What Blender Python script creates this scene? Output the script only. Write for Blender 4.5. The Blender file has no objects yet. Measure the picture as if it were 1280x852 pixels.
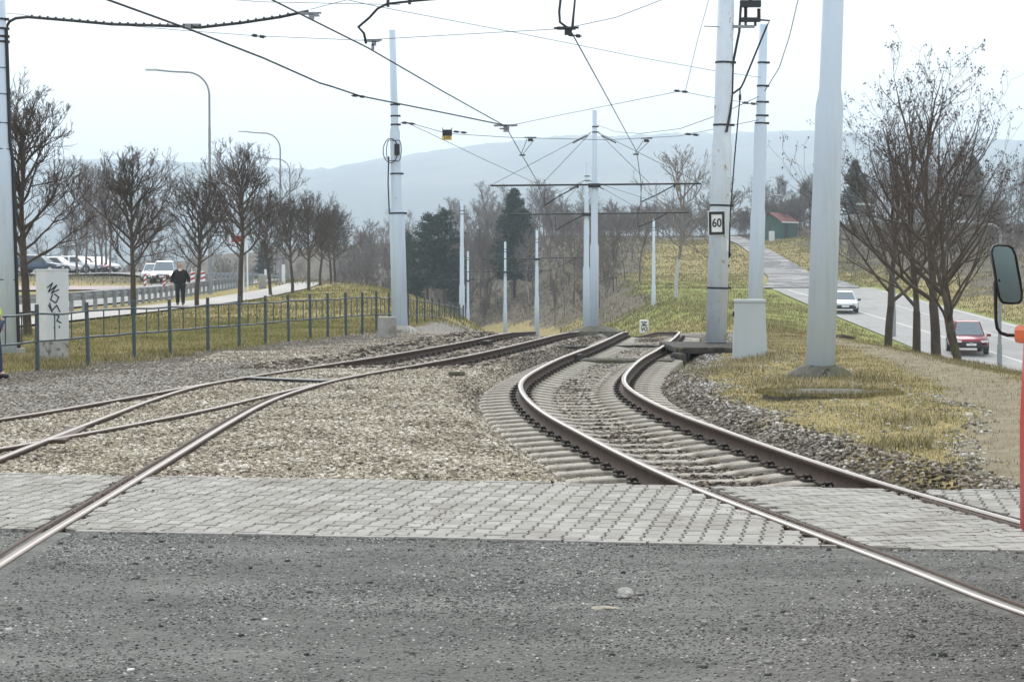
import bpy, bmesh, math, random
import numpy as np
from mathutils import Vector, Matrix, Euler
R = math.radians
scene = bpy.context.scene
COL = scene.collection

# ------------------------------------------------------------------ camera
FPX, EYE, YH = 2540.0, 1.6, 337.0
PIT = math.atan(89.0 / FPX)
cd = bpy.data.cameras.new('camera'); cam = bpy.data.objects.new('camera', cd); COL.objects.link(cam)
cam.location = (0, 0, EYE); cam.rotation_euler = (math.pi / 2 - PIT, 0, 0)
cd.sensor_width = 36; cd.lens = 36 * FPX / 1280; cd.clip_start = 0.1; cd.clip_end = 20000
scene.camera = cam

# ------------------------------------------------------------------ world and sun (overcast)
SUN_EL, SUN_AZ = 42, -35            # azimuth from +Y towards +X
w = bpy.data.worlds.new('World'); scene.world = w; w.use_nodes = True
nt = w.node_tree; nt.nodes.clear()
out = nt.nodes.new('ShaderNodeOutputWorld'); bg = nt.nodes.new('ShaderNodeBackground')
sky = nt.nodes.new('ShaderNodeTexSky'); sky.sky_type = 'NISHITA'; sky.sun_disc = False
sky.sun_elevation = R(SUN_EL); sky.sun_rotation = R(SUN_AZ); sky.dust_density = 4; sky.air_density = 1.0
mx = nt.nodes.new('ShaderNodeMixRGB'); mx.inputs[0].default_value = 0.86
mx.inputs[2].default_value = (8.65, 9.05, 9.5, 1)
tc = nt.nodes.new('ShaderNodeTexCoord'); cn = nt.nodes.new('ShaderNodeTexNoise')
cn.inputs['Scale'].default_value = 1.6; cn.inputs['Detail'].default_value = 3
cm = nt.nodes.new('ShaderNodeMapRange'); cm.inputs[3].default_value = 0.96; cm.inputs[4].default_value = 1.04
ml = nt.nodes.new('ShaderNodeMixRGB'); ml.blend_type = 'MULTIPLY'; ml.inputs[0].default_value = 1
nt.links.new(tc.outputs['Generated'], cn.inputs['Vector']); nt.links.new(cn.outputs['Fac'], cm.inputs[0])
nt.links.new(sky.outputs[0], mx.inputs[1]); nt.links.new(mx.outputs[0], ml.inputs[1]); nt.links.new(cm.outputs[0], ml.inputs[2])
nt.links.new(ml.outputs[0], bg.inputs[0]); bg.inputs[1].default_value = 0.086
nt.links.new(bg.outputs[0], out.inputs[0])
sl = bpy.data.lights.new('sun', 'SUN'); so = bpy.data.objects.new('sun', sl); COL.objects.link(so)
sl.energy = 1.5; sl.angle = R(40); sl.color = (1, .97, .93)
_el, _az = R(SUN_EL), R(SUN_AZ + 180 - 150)
so.rotation_euler = Vector((math.sin(_az) * math.cos(_el), math.cos(_az) * math.cos(_el), math.sin(_el))).to_track_quat('Z', 'Y').to_euler()
sky.sun_rotation = _az
vs = scene.view_settings; scene.display_settings.display_device = 'sRGB'
vs.view_transform = 'Standard'; vs.look = 'None'; vs.exposure = 0.8; vs.gamma = 1; vs.use_curve_mapping = False
scene.cycles.max_bounces = 5; scene.cycles.diffuse_bounces = 2; scene.cycles.transparent_max_bounces = 12
scene.cycles.volume_bounces = 2; scene.cycles.use_denoising = True

# ------------------------------------------------------------------ helpers
def at(px, py, Y):
    """world point seen at photo pixel (px, py) at forward distance Y"""
    u = (px - 640) / FPX; v = (426 - py) / FPX
    d = Vector((u, math.cos(PIT) + v * math.sin(PIT), -math.sin(PIT) + v * math.cos(PIT)))
    return Vector((0, 0, EYE)) + d * (Y / d.y)
def gp(px, py, z=0.0):
    u = (px - 640) / FPX; v = (426 - py) / FPX
    d = Vector((u, math.cos(PIT) + v * math.sin(PIT), -math.sin(PIT) + v * math.cos(PIT)))
    return Vector((0, 0, EYE)) + d * ((z - EYE) / d.z)

def tag(o, label=None, cat=None, group=None, kind=None):
    if label: o['label'] = label
    if cat: o['category'] = cat
    if group: o['group'] = group
    if kind: o['kind'] = kind
    return o
def thing(name, label, cat, loc=(0, 0, 0), rz=0, group=None):
    o = bpy.data.objects.new(name, None); COL.objects.link(o)
    o.location = loc; o.rotation_euler = (0, 0, rz); o.empty_display_size = .2
    return tag(o, label, cat, group)
def copy_tree(o, parent=None):
    c = o.copy(); COL.objects.link(c); c.parent = parent
    for ch in list(o.children):
        if ch.name in bpy.data.objects and ch.get('_src', 1): copy_tree(ch, c)
    return c

class MB:
    """collects shapes, links them as one mesh object; org is subtracted from every point"""
    def __init__(s, org=(0, 0, 0)):
        s.v = []; s.f = []; s.m = []; s.mi = 0; s.org = Vector(org)
    def add(s, vs_, fs):
        n = len(s.v); s.v += [tuple(Vector(p) - s.org) for p in vs_]
        for f in fs: s.f.append([i + n for i in f]); s.m.append(s.mi)
        return s
    def box(s, c, d, rz=0, M=None, bev=0, taper=1.0):
        x, y, z = d[0] / 2, d[1] / 2, d[2] / 2
        if bev > 0:
            bm = bmesh.new(); bmesh.ops.create_cube(bm, size=1)
            for v_ in bm.verts:
                t = taper if v_.co.z > 0 else 1
                v_.co = Vector((v_.co.x * d[0] * t, v_.co.y * d[1] * t, v_.co.z * d[2]))
            bmesh.ops.bevel(bm, geom=bm.edges[:], offset=bev, segments=2, affect='EDGES', profile=.6)
            P = [v_.co.copy() for v_ in bm.verts]; F = [[v_.index for v_ in f.verts] for f in bm.faces]; bm.free()
        else:
            P = [Vector((a * x * (taper if k > 0 else 1), b * y * (taper if k > 0 else 1), k * z)) for k in (-1, 1) for b in (-1, 1) for a in (-1, 1)]
            F = [(0, 2, 3, 1), (4, 5, 7, 6), (0, 1, 5, 4), (2, 6, 7, 3), (0, 4, 6, 2), (1, 3, 7, 5)]
        Mx = M if M is not None else Matrix.Rotation(rz, 3, 'Z')
        return s.add([Mx @ p + Vector(c) for p in P], F)
    def tube(s, pts, r, n=8, caps=True):
        pts = [Vector(p) for p in pts]; k = len(pts)
        rs = r if isinstance(r, (list, tuple)) else [r] * k
        base = []; up = None
        for i, p in enumerate(pts):
            t = (pts[min(i + 1, k - 1)] - pts[max(i - 1, 0)])
            t = t.normalized() if t.length > 1e-9 else Vector((0, 0, 1))
            if up is None: up = Vector((1, 0, 0)) if abs(t.x) < .8 else Vector((0, 1, 0))
            a = (up - t * up.dot(t)).normalized(); b = t.cross(a); up = a
            base += [p + (a * math.cos(2 * math.pi * j / n) + b * math.sin(2 * math.pi * j / n)) * rs[i] for j in range(n)]
        F = [(i * n + j, i * n + (j + 1) % n, (i + 1) * n + (j + 1) % n, (i + 1) * n + j) for i in range(k - 1) for j in range(n)]
        if caps: F += [list(range(n))[::-1], [(k - 1) * n + j for j in range(n)]]
        return s.add(base, F)
    def prism(s, poly, axis_pts):
        """poly: list of 3D points of a face; axis_pts: extrusion vector"""
        n = len(poly); e = Vector(axis_pts); P = [Vector(p) for p in poly] + [Vector(p) + e for p in poly]
        return s.add(P, [list(range(n))[::-1], list(range(n, 2 * n))] + [(i, (i + 1) % n, n + (i + 1) % n, n + i) for i in range(n)])
    def loft(s, rings, closed_ends=True):
        n = len(rings[0]); P = [p for r_ in rings for p in r_]; k = len(rings)
        F = [(i * n + j, i * n + (j + 1) % n, (i + 1) * n + (j + 1) % n, (i + 1) * n + j) for i in range(k - 1) for j in range(n)]
        if closed_ends: F += [list(range(n))[::-1], [(k - 1) * n + j for j in range(n)]]
        return s.add(P, F)
    def build(s, name, mats, parent=None, smooth=False):
        me = bpy.data.meshes.new(name); me.from_pydata(s.v, [], s.f); me.update()
        mats = mats if isinstance(mats, (list, tuple)) else [mats]
        for m_ in mats: me.materials.append(m_)
        if len(mats) > 1: me.polygons.foreach_set('material_index', s.m)
        if smooth: me.polygons.foreach_set('use_smooth', [True] * len(me.polygons))
        o = bpy.data.objects.new(name, me); COL.objects.link(o)
        if parent: o.parent = parent
        return o

def np_mesh(name, V, F, mats, parent=None, smooth=False, fmat=None):
    """V (n,3) array, F (m,k) array of equal-size faces"""
    me = bpy.data.meshes.new(name); k = F.shape[1]; m_ = len(F)
    me.vertices.add(len(V)); me.vertices.foreach_set('co', np.ascontiguousarray(V, dtype=np.float32).ravel())
    me.loops.add(m_ * k); me.loops.foreach_set('vertex_index', np.ascontiguousarray(F, dtype=np.int32).ravel())
    me.polygons.add(m_); me.polygons.foreach_set('loop_start', np.arange(0, m_ * k, k, dtype=np.int32))
    me.polygons.foreach_set('loop_total', np.full(m_, k, dtype=np.int32))
    if fmat is not None: me.polygons.foreach_set('material_index', fmat.astype(np.int32))
    if smooth: me.polygons.foreach_set('use_smooth', np.ones(m_, dtype=bool))
    for x in (mats if isinstance(mats, (list, tuple)) else [mats]): me.materials.append(x)
    me.update(calc_edges=True); me.validate()
    o = bpy.data.objects.new(name, me); COL.objects.link(o)
    if parent: o.parent = parent
    return o

# ------------------------------------------------------------------ materials
def nmat(name):
    m_ = bpy.data.materials.new(name); m_.use_nodes = True
    return m_, m_.node_tree, m_.node_tree.nodes['Principled BSDF']
def mat(name, col, rough=.7, metal=0, var=.12, scale=6, bump=0, bscale=40, spots=None, spec=.5, stretch=None, alpha=None, emit=None, trans=0):
    m_, t, b = nmat(name); N, L = t.nodes, t.links
    co = N.new('ShaderNodeTexCoord'); src = co.outputs['Object']
    if stretch:
        mp = N.new('ShaderNodeMapping'); mp.inputs['Scale'].default_value = stretch; L.new(src, mp.inputs[0]); src = mp.outputs[0]
    n1 = N.new('ShaderNodeTexNoise'); n1.inputs['Scale'].default_value = scale; n1.inputs['Detail'].default_value = 6
    n1.inputs['Roughness'].default_value = .65; L.new(src, n1.inputs['Vector'])
    cr = N.new('ShaderNodeMapRange'); cr.inputs[1].default_value = .3; cr.inputs[2].default_value = .7
    cr.inputs[3].default_value = 1 - var; cr.inputs[4].default_value = 1 + var; L.new(n1.outputs['Fac'], cr.inputs[0])
    mu = N.new('ShaderNodeMixRGB'); mu.blend_type = 'MULTIPLY'; mu.inputs[0].default_value = 1
    mu.inputs[1].default_value = (*col, 1); L.new(cr.outputs[0], mu.inputs[2]); last = mu.outputs[0]
    if spots:
        for (sc, lo, hi, c2) in spots:
            n2 = N.new('ShaderNodeTexNoise'); n2.inputs['Scale'].default_value = sc; n2.inputs['Detail'].default_value = 5
            n2.inputs['Roughness'].default_value = .6; L.new(src, n2.inputs['Vector'])
            r2 = N.new('ShaderNodeMapRange'); r2.inputs[1].default_value = lo; r2.inputs[2].default_value = hi; L.new(n2.outputs['Fac'], r2.inputs[0])
            m2 = N.new('ShaderNodeMixRGB'); L.new(r2.outputs[0], m2.inputs[0]); L.new(last, m2.inputs[1]); m2.inputs[2].default_value = (*c2, 1); last = m2.outputs[0]
    L.new(last, b.inputs['Base Color'])
    b.inputs['Roughness'].default_value = rough; b.inputs['Metallic'].default_value = metal
    b.inputs['Specular IOR Level'].default_value = spec
    if trans: b.inputs['Transmission Weight'].default_value = trans
    if emit: b.inputs['Emission Color'].default_value = (*emit[0], 1); b.inputs['Emission Strength'].default_value = emit[1]
    if bump:
        n3 = N.new('ShaderNodeTexNoise'); n3.inputs['Scale'].default_value = bscale; n3.inputs['Detail'].default_value = 6; L.new(src, n3.inputs['Vector'])
        bp = N.new('ShaderNodeBump'); bp.inputs['Strength'].default_value = bump; bp.inputs['Distance'].default_value = .02
        L.new(n3.outputs['Fac'], bp.inputs['Height']); L.new(bp.outputs[0], b.inputs['Normal'])
    return m_
def island_mat(name, stops, rough=.9, var=.2, scale=1.2, tint=None):
    """colour per loose piece (stone, blade, leaf), drifting slowly with position"""
    m_, t, b = nmat(name); N, L = t.nodes, t.links
    g = N.new('ShaderNodeNewGeometry'); rp = N.new('ShaderNodeValToRGB')
    e = rp.color_ramp.elements
    e[0].position, e[0].color = stops[0][0], (*stops[0][1], 1); e[1].position, e[1].color = stops[-1][0], (*stops[-1][1], 1)
    for p, c in stops[1:-1]: x = e.new(p); x.color = (*c, 1)
    co = N.new('ShaderNodeTexCoord'); n1 = N.new('ShaderNodeTexNoise'); n1.inputs['Scale'].default_value = scale; n1.inputs['Detail'].default_value = 4
    L.new(co.outputs['Object'], n1.inputs['Vector'])
    mr = N.new('ShaderNodeMapRange'); mr.inputs[1].default_value = .3; mr.inputs[2].default_value = .7; mr.inputs[3].default_value = -var; mr.inputs[4].default_value = var
    ad = N.new('ShaderNodeMath'); ad.operation = 'ADD'; ad.use_clamp = True
    L.new(n1.outputs['Fac'], mr.inputs[0]); L.new(mr.outputs[0], ad.inputs[0]); L.new(g.outputs['Random Per Island'], ad.inputs[1])
    L.new(ad.outputs[0], rp.inputs[0]); last = rp.outputs[0]
    L.new(last, b.inputs['Base Color']); b.inputs['Roughness'].default_value = rough; b.inputs['Specular IOR Level'].default_value = .25
    return m_

M = {}
M['pole'] = mat('pole_paint', (.60, .70, .80), .7, spec=.3, var=.05, scale=1.5, stretch=(1, 1, .3), spots=[(9, .71, .75, (.32, .28, .23)), (30, .73, .77, (.2, .17, .14))])
M['pole_worn'] = mat('pole_paint_worn', (.64, .72, .79), .65, var=.1, scale=3, stretch=(1, 1, .45), spots=[(7, .63, .69, (.36, .27, .17)), (24, .66, .70, (.14, .11, .09))])
M['concrete'] = mat('concrete', (.34, .33, .30), .9, var=.2, scale=4, bump=.5, spots=[(3, .55, .7, (.2, .19, .16))])
M['concrete_dark'] = mat('old_concrete', (.13, .125, .10), .95, var=.35, scale=5, bump=.8, spots=[(4, .5, .62, (.10, .10, .055)), (9, .6, .66, (.03, .03, .025))])
M['slab_dark'] = mat('very_dark_concrete', (.055, .05, .042), .95, var=.4, scale=4, bump=.9, spots=[(3, .52, .6, (.02, .018, .015)), (5, .58, .64, (.12, .11, .05))])  # very dark brown concrete with blacker and olive blotches
M['sleeper'] = mat('sleeper_concrete', (.38, .35, .295), .92, var=.22, scale=5, bump=.5, spots=[(4, .5, .66, (.19, .16, .12)), (18, .6, .68, (.10, .08, .06))])
M['railhead'] = mat('rail_head_dull', (.17, .145, .125), .55, .3, var=.2, scale=4)
M['railtop2'] = mat('rail_worn', (.36, .33, .31), .55, .3, var=.12, scale=3)
M['railtop'] = mat('rail_polished', (.42, .41, .40), .5, .5, var=.08, scale=3, stretch=(8, .4, 1))
M['railside'] = mat('rail_rust', (.065, .038, .024), .8, 0, var=.3, scale=8, bump=.2, spots=[(5, .55, .7, (.085, .05, .03))])
M['clip'] = mat('clip_steel', (.035, .027, .022), .7, .3, var=.3)
M['steel_dark'] = mat('dark_steel', (.035, .037, .04), .55, .5)
M['galv'] = mat('galvanised_steel', (.27, .29, .31), .6, .15, var=.15, scale=10)
M['fence'] = mat('fence_paint', (.060, .085, .095), .55, .2, var=.25, scale=12, spots=[(14, .6, .66, (.16, .15, .14))])
M['wire'] = mat('copper_wire', (.03, .03, .032), .6, .4)
M['wire_thin'] = mat('steel_wire', (.10, .105, .11), .6, .4)
M['black'] = mat('black_rubber', (.012, .012, .013), .5)
M['white'] = mat('white_paint', (.78, .80, .80), .5, var=.05)
M['cabinet'] = mat('cabinet_plastic', (.62, .65, .65), .5, var=.06, scale=2, spots=[(3, .6, .75, (.48, .49, .47)), (25, .70, .73, (.25, .24, .22))])
M['cabinet_grey'] = mat('cabinet_grey', (.46, .51, .52), .6, var=.06, scale=2, stretch=(1, 1, .3))
M['cab_base'] = mat('cabinet_base', (.36, .36, .34), .85, var=.25, scale=6, spots=[(9, .55, .62, (.16, .15, .13))])
M['red_sign'] = mat('red_paint', (.42, .025, .03), .5)
M['tram_red'] = mat('tram_red', (.62, .035, .03), .28, var=.05)
M['tram_grey'] = mat('tram_grey', (.33, .37, .38), .35, var=.05)
M['amber'] = mat('amber_lens', (.75, .13, .03), .2)
M['yellow'] = mat('yellow_plate', (.72, .52, .12), .6)
M['glassdark'] = mat('dark_glass', (.03, .04, .045), .06, var=.1, spec=.8)
M['mirror'] = mat('mirror_glass', (.50, .60, .60), .04, .95, var=.03)
M['tyre'] = mat('tyre', (.018, .018, .018), .85)
M['rim'] = mat('alloy', (.5, .5, .52), .35, .8)
M['car_white'] = mat('car_white', (.72, .75, .78), .25, var=.02)
M['car_silver'] = mat('car_silver', (.55, .57, .60), .3, .4, var=.02)
M['car_red'] = mat('car_red', (.20, .008, .022), .25, .2, var=.03)
M['car_dark'] = mat('car_blue_grey', (.06, .09, .13), .25, .3)
M['glass'] = mat('car_glass', (.16, .20, .23), .08, var=.1, spec=.8)
M['plastic'] = mat('black_plastic', (.02, .02, .022), .6)
M['lamp_lens'] = mat('headlamp_lens', (.7, .72, .75), .1, var=.05)
M['lamp_on'] = mat('headlamp_lit', (.9, .6, .4), .3, emit=((1, .5, .3), 2.0))
M['brake_red'] = mat('tail_lens', (.5, .03, .02), .25)
M['skin'] = mat('skin', (.55, .34, .26), .6, var=.05)
M['hair'] = mat('hair', (.05, .035, .025), .8)
M['cloth_black'] = mat('black_cloth', (.012, .012, .014), .9, var=.3)
M['hivis'] = mat('hivis_cloth', (.55, .85, .04), .8, var=.12)
M['denim'] = mat('dark_denim', (.03, .045, .09), .9)
M['bark'] = mat('bark_dark', (.068, .052, .040), .95, var=.35, scale=5, bump=.8, bscale=14, stretch=(1, 1, .3), spots=[(3, .55, .65, (.085, .085, .04))])
M['bark_grey'] = mat('bark_grey', (.13, .115, .10), .95, var=.3, scale=5, bump=.6, bscale=14, stretch=(1, 1, .3))
M['birch'] = mat('bark_birch', (.5, .5, .48), .8, var=.1, spots=[(5, .58, .62, (.06, .05, .05))], stretch=(1, 1, 2))
M['twig'] = mat('twig_bark', (.085, .066, .053), .95, var=.3, scale=2)
M['twig_grey'] = mat('twig_grey', (.155, .128, .112), .95, var=.35, scale=.25)
M['twig_pale'] = mat('twig_pale', (.24, .205, .185), .95, var=.25, scale=.3)
M['leaf_dead'] = island_mat('dead_leaf', [(0, (.03, .018, .014)), (1, (.09, .05, .035))])
M['needles'] = island_mat('pine_needles', [(0, (.008, .022, .014)), (.6, (.028, .052, .033)), (1, (.065, .095, .06))], scale=.6)
M['hut_green'] = mat('hut_green', (.045, .10, .085), .8)
M['hut_roof'] = mat('hut_roof', (.15, .04, .035), .8)
M['forest_hill'] = mat('hill_forest', (.035, .055, .055), 1, var=.6, scale=.02, spots=[(.006, .5, .58, (.10, .10, .085)), (.0025, .52, .6, (.02, .04, .04))])
M['stone_tan'] = island_mat('tan_stones', [(0, (.06, .05, .038)), (.2, (.17, .14, .10)), (.5, (.34, .292, .21)), (.8, (.50, .445, .345)), (1, (.74, .70, .62))], var=.16, scale=.9)
M['stone_mix'] = island_mat('track_stones', [(0, (.04, .033, .026)), (.4, (.125, .10, .075)), (.7, (.235, .20, .155)), (1, (.50, .455, .39))], var=.22, scale=.8)
M['stone_pale'] = island_mat('shoulder_stones', [(0, (.08, .072, .062)), (.3, (.20, .185, .16)), (.6, (.40, .38, .34)), (1, (.72, .71, .67))], var=.25, scale=.9)
M['stone_grey'] = island_mat('yard_stones', [(0, (.05, .05, .047)), (.5, (.16, .164, .150)), (.9, (.325, .327, .30)), (1, (.64, .63, .60))], var=.10, scale=1.5)
M['stone_dirt'] = island_mat('dirty_grit', [(0, (.08, .066, .05)), (.5, (.21, .18, .14)), (.9, (.35, .31, .25)), (1, (.57, .53, .46))], var=.2, scale=.8)
M['grass_r'] = island_mat('grass_dry', [(0, (.085, .082, .032)), (.3, (.18, .168, .07)), (.55, (.29, .25, .125)), (.85, (.41, .34, .20)), (1, (.56, .49, .35))], var=.28, scale=.55)
M['grass_l'] = island_mat('grass_bank', [(0, (.085, .09, .03)), (.35, (.20, .20, .068)), (.65, (.34, .295, .125)), (1, (.52, .44, .25))], var=.28, scale=.45)
M['paver'] = island_mat('pavers', [(0, (.28, .266, .238)), (.5, (.33, .316, .285)), (1, (.38, .365, .333))], var=.3, scale=2.2)
def stain(m_, sc, lo, hi, c2, amt, stretch=(1, 1, 1)):
    t_ = m_.node_tree; b_ = t_.nodes['Principled BSDF']; l_ = b_.inputs['Base Color'].links[0].from_socket
    co_ = t_.nodes.new('ShaderNodeTexCoord'); mp_ = t_.nodes.new('ShaderNodeMapping'); mp_.inputs['Scale'].default_value = stretch; n_ = t_.nodes.new('ShaderNodeTexNoise'); n_.inputs['Scale'].default_value = sc; n_.inputs['Detail'].default_value = 8; n_.inputs['Roughness'].default_value = .7
    r_ = t_.nodes.new('ShaderNodeMapRange'); r_.inputs[1].default_value = lo; r_.inputs[2].default_value = hi; r_.inputs[4].default_value = amt
    x_ = t_.nodes.new('ShaderNodeMixRGB'); x_.inputs[2].default_value = (*c2, 1)
    t_.links.new(co_.outputs['Object'], mp_.inputs[0]); t_.links.new(mp_.outputs[0], n_.inputs['Vector']); t_.links.new(n_.outputs['Fac'], r_.inputs[0]); t_.links.new(r_.outputs[0], x_.inputs[0]); t_.links.new(l_, x_.inputs[1]); t_.links.new(x_.outputs[0], b_.inputs['Base Color'])
for k_ in ('pole', 'pole_worn'): stain(M[k_], 2.5, .66, .72, (.22, .23, .23), .55, (.6, .6, 9)); stain(M[k_], 1.2, .5, .75, (.36, .40, .42), .45, (4, 4, .25))
stain(M['paver'], .9, .5, .68, (.17, .155, .125), .55); stain(M['paver'], 14, .55, .72, (.13, .12, .10), .5)
M['moss'] = island_mat('moss_grass', [(0, (.09, .085, .03)), (.5, (.22, .19, .075)), (1, (.38, .32, .17))], var=.2)

# ------------------------------------------------------------------ terrain
def itp(xs, ys):
    xs = np.array(xs, float); ys = np.array(ys, float)
    return lambda q: np.interp(q, xs, ys)
def sstep(a, b, x):
    t = np.clip((x - a) / (b - a), 0, 1); return t * t * (3 - 2 * t)
def smooth_curve(pts, n=400):
    """Catmull-Rom through (x, y) points"""
    P = [np.array(p, float) for p in pts]; P = [2 * P[0] - P[1]] + P + [2 * P[-1] - P[-2]]; o = []
    for i in range(1, len(P) - 2):
        for t in np.linspace(0, 1, max(2, n // len(pts)), endpoint=False):
            a, b, c, d = P[i - 1], P[i], P[i + 1], P[i + 2]
            o.append(.5 * ((2 * b) + (c - a) * t + (2 * a - 5 * b + 4 * c - d) * t ** 2 + (3 * b - a - 3 * c + d) * t ** 3))
    o.append(P[-2]); return np.array(o)
def gsm(P, it=3):
    for _ in range(it): P = np.vstack([P[:1], (P[:-2] + 2 * P[1:-1] + P[2:]) / 4, P[-1:]])
    return P
RIGHT_C = gsm(smooth_curve([(5.6, 1.0), (4.35, 5.5), (3.22, 9.2), (2.86, 11.0), (2.46, 13.0), (2.05, 15.2), (1.68, 17.8), (1.38, 20.3), (1.12, 22.6), (.93, 25.2), (.85, 27.8), (.92, 30.1), (1.18, 33.0), (1.62, 36.9), (2.2, 41.0), (2.87, 46.2), (3.48, 51.5),
                         (3.95, 57), (4.4, 64), (4.8, 73), (5.05, 84), (5.1, 96), (4.5, 115), (3.2, 138), (.9, 160), (-2.5, 188), (-10.5, 230), (-24, 280), (-49, 350)]), 12)
B_RAIL = gsm(smooth_curve([(-2.3, 1.0), (-2.62, 6.5), (-2.80, 11.1), (-2.86, 14.5), (-2.92, 18.0), (-2.98, 21.5), (-2.98, 24.6), (-2.84, 27.2), (-2.55, 29.8), (-2.1, 32.1), (-1.55, 34.6), (-.65, 39.0), (.35, 45.3), (1.36, 52.2), (1.8, 57), (2.1, 64), (2.3, 73), (2.4, 84), (2.35, 96), (1.7, 115), (.4, 138), (-1.8, 160), (-5.2, 188), (-13.2, 230), (-26.7, 280), (-51.7, 350)]), 8)
A_RAIL = gsm(smooth_curve([(-8.2, 14.0), (-6.4, 19.0), (-5.5, 21.9), (-4.92, 25.0), (-4.42, 28.0), (-3.98, 30.4), (-3.55, 32.5), (-2.75, 36.2), (-2.15, 39.2), (-1.05, 45.5), (-.08, 52.6), (.32, 57), (.63, 64), (.83, 73), (.93, 84), (.88, 96), (.23, 115), (-1.07, 138), (-3.27, 160), (-6.67, 188), (-14.6, 230), (-28.1, 280), (-53.1, 350)]), 8)
D_RAIL = gsm(smooth_curve([(-4.05, 9.0), (-4.25, 13.0), (-4.36, 16.5), (-4.42, 19.9), (-4.45, 22.5), (-4.46, 25.2), (-4.38, 27.8), (-4.14, 29.6)]), 4)
C_RAIL = gsm(smooth_curve([(-7.0, 11.8), (-5.6, 15.2), (-4.70, 18.0), (-4.35, 19.4), (-3.92, 21.3), (-3.5, 23.5), (-3.2, 25.6), (-2.97, 27.2), (-2.68, 29.2)]), 4)
def offset(P, d):
    T = np.gradient(P, axis=0); T /= np.linalg.norm(T, axis=1)[:, None]
    return P + np.c_[T[:, 1], -T[:, 0]] * d
HG = .735
RL, RR = offset(RIGHT_C, -HG), offset(RIGHT_C, HG)
LEFT_C = offset(B_RAIL, -HG)
def xof(P):                         # x of a path at a given Y
    o = np.argsort(P[:, 1]); xs, ys = P[o, 1], P[o, 0]
    return lambda Y: np.interp(Y, xs, ys)
XR, XL, XB, XA, XC, XD = map(xof, (RIGHT_C, LEFT_C, B_RAIL, A_RAIL, C_RAIL, D_RAIL))
FL = itp([-50, 50, 53, 60, 70, 80, 94, 115, 138, 160, 188, 230, 300, 500, 5000], [0, 0, -.03, -.22, -.53, -.85, -1.47, -2.4, -3.3, -4.1, -4.7, -6, -8, -14, -14])
XM = itp([-50, 50, 60, 75, 94, 115, 138, 160, 188, 230, 280, 350, 500, 5000], [2, 2, 2.8, 3.1, 3.4, 2.8, 1.6, -.6, -4, -12, -25, -50, -120, -1500])
RP = itp([-50, 50, 80, 120, 175, 215, 240, 260, 290, 340, 600, 5000], [0, 0, -.3, -.2, 0, 1.2, 3.2, 4.9, 6.2, 7, 4, -14])
ZR = lambda Y: np.where(Y < 172, -2.74 + .04 * (np.maximum(Y, 40) - 106), np.maximum(RP(Y), -.1))
LPb = itp([-50, 60, 100, 150, 200, 260, 400, 5000], [0, 0, .1, .5, .65, -.5, -14, -14])
rs0 = np.random.RandomState(3)
def vnoise(x, y, seed=0):
    xi, yi = np.floor(x).astype(int), np.floor(y).astype(int); fx, fy = x - xi, y - yi
    h = lambda a, b: (np.sin(a * 127.1 + b * 311.7 + seed * 74.7) * 43758.5453) % 1
    u, v_ = fx * fx * (3 - 2 * fx), fy * fy * (3 - 2 * fy)
    return (h(xi, yi) * (1 - u) + h(xi + 1, yi) * u) * (1 - v_) + (h(xi, yi + 1) * (1 - u) + h(xi + 1, yi + 1) * u) * v_
def fbm(x, y, seed=0, o=4):
    s = 0; a = .5
    for i in range(o): s = s + a * vnoise(x * 2 ** i, y * 2 ** i, seed + i); a *= .5
    return s
YN = lambda X: 12.07 - .16 * X
YF = lambda X: 15.34 - .16 * X
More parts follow.
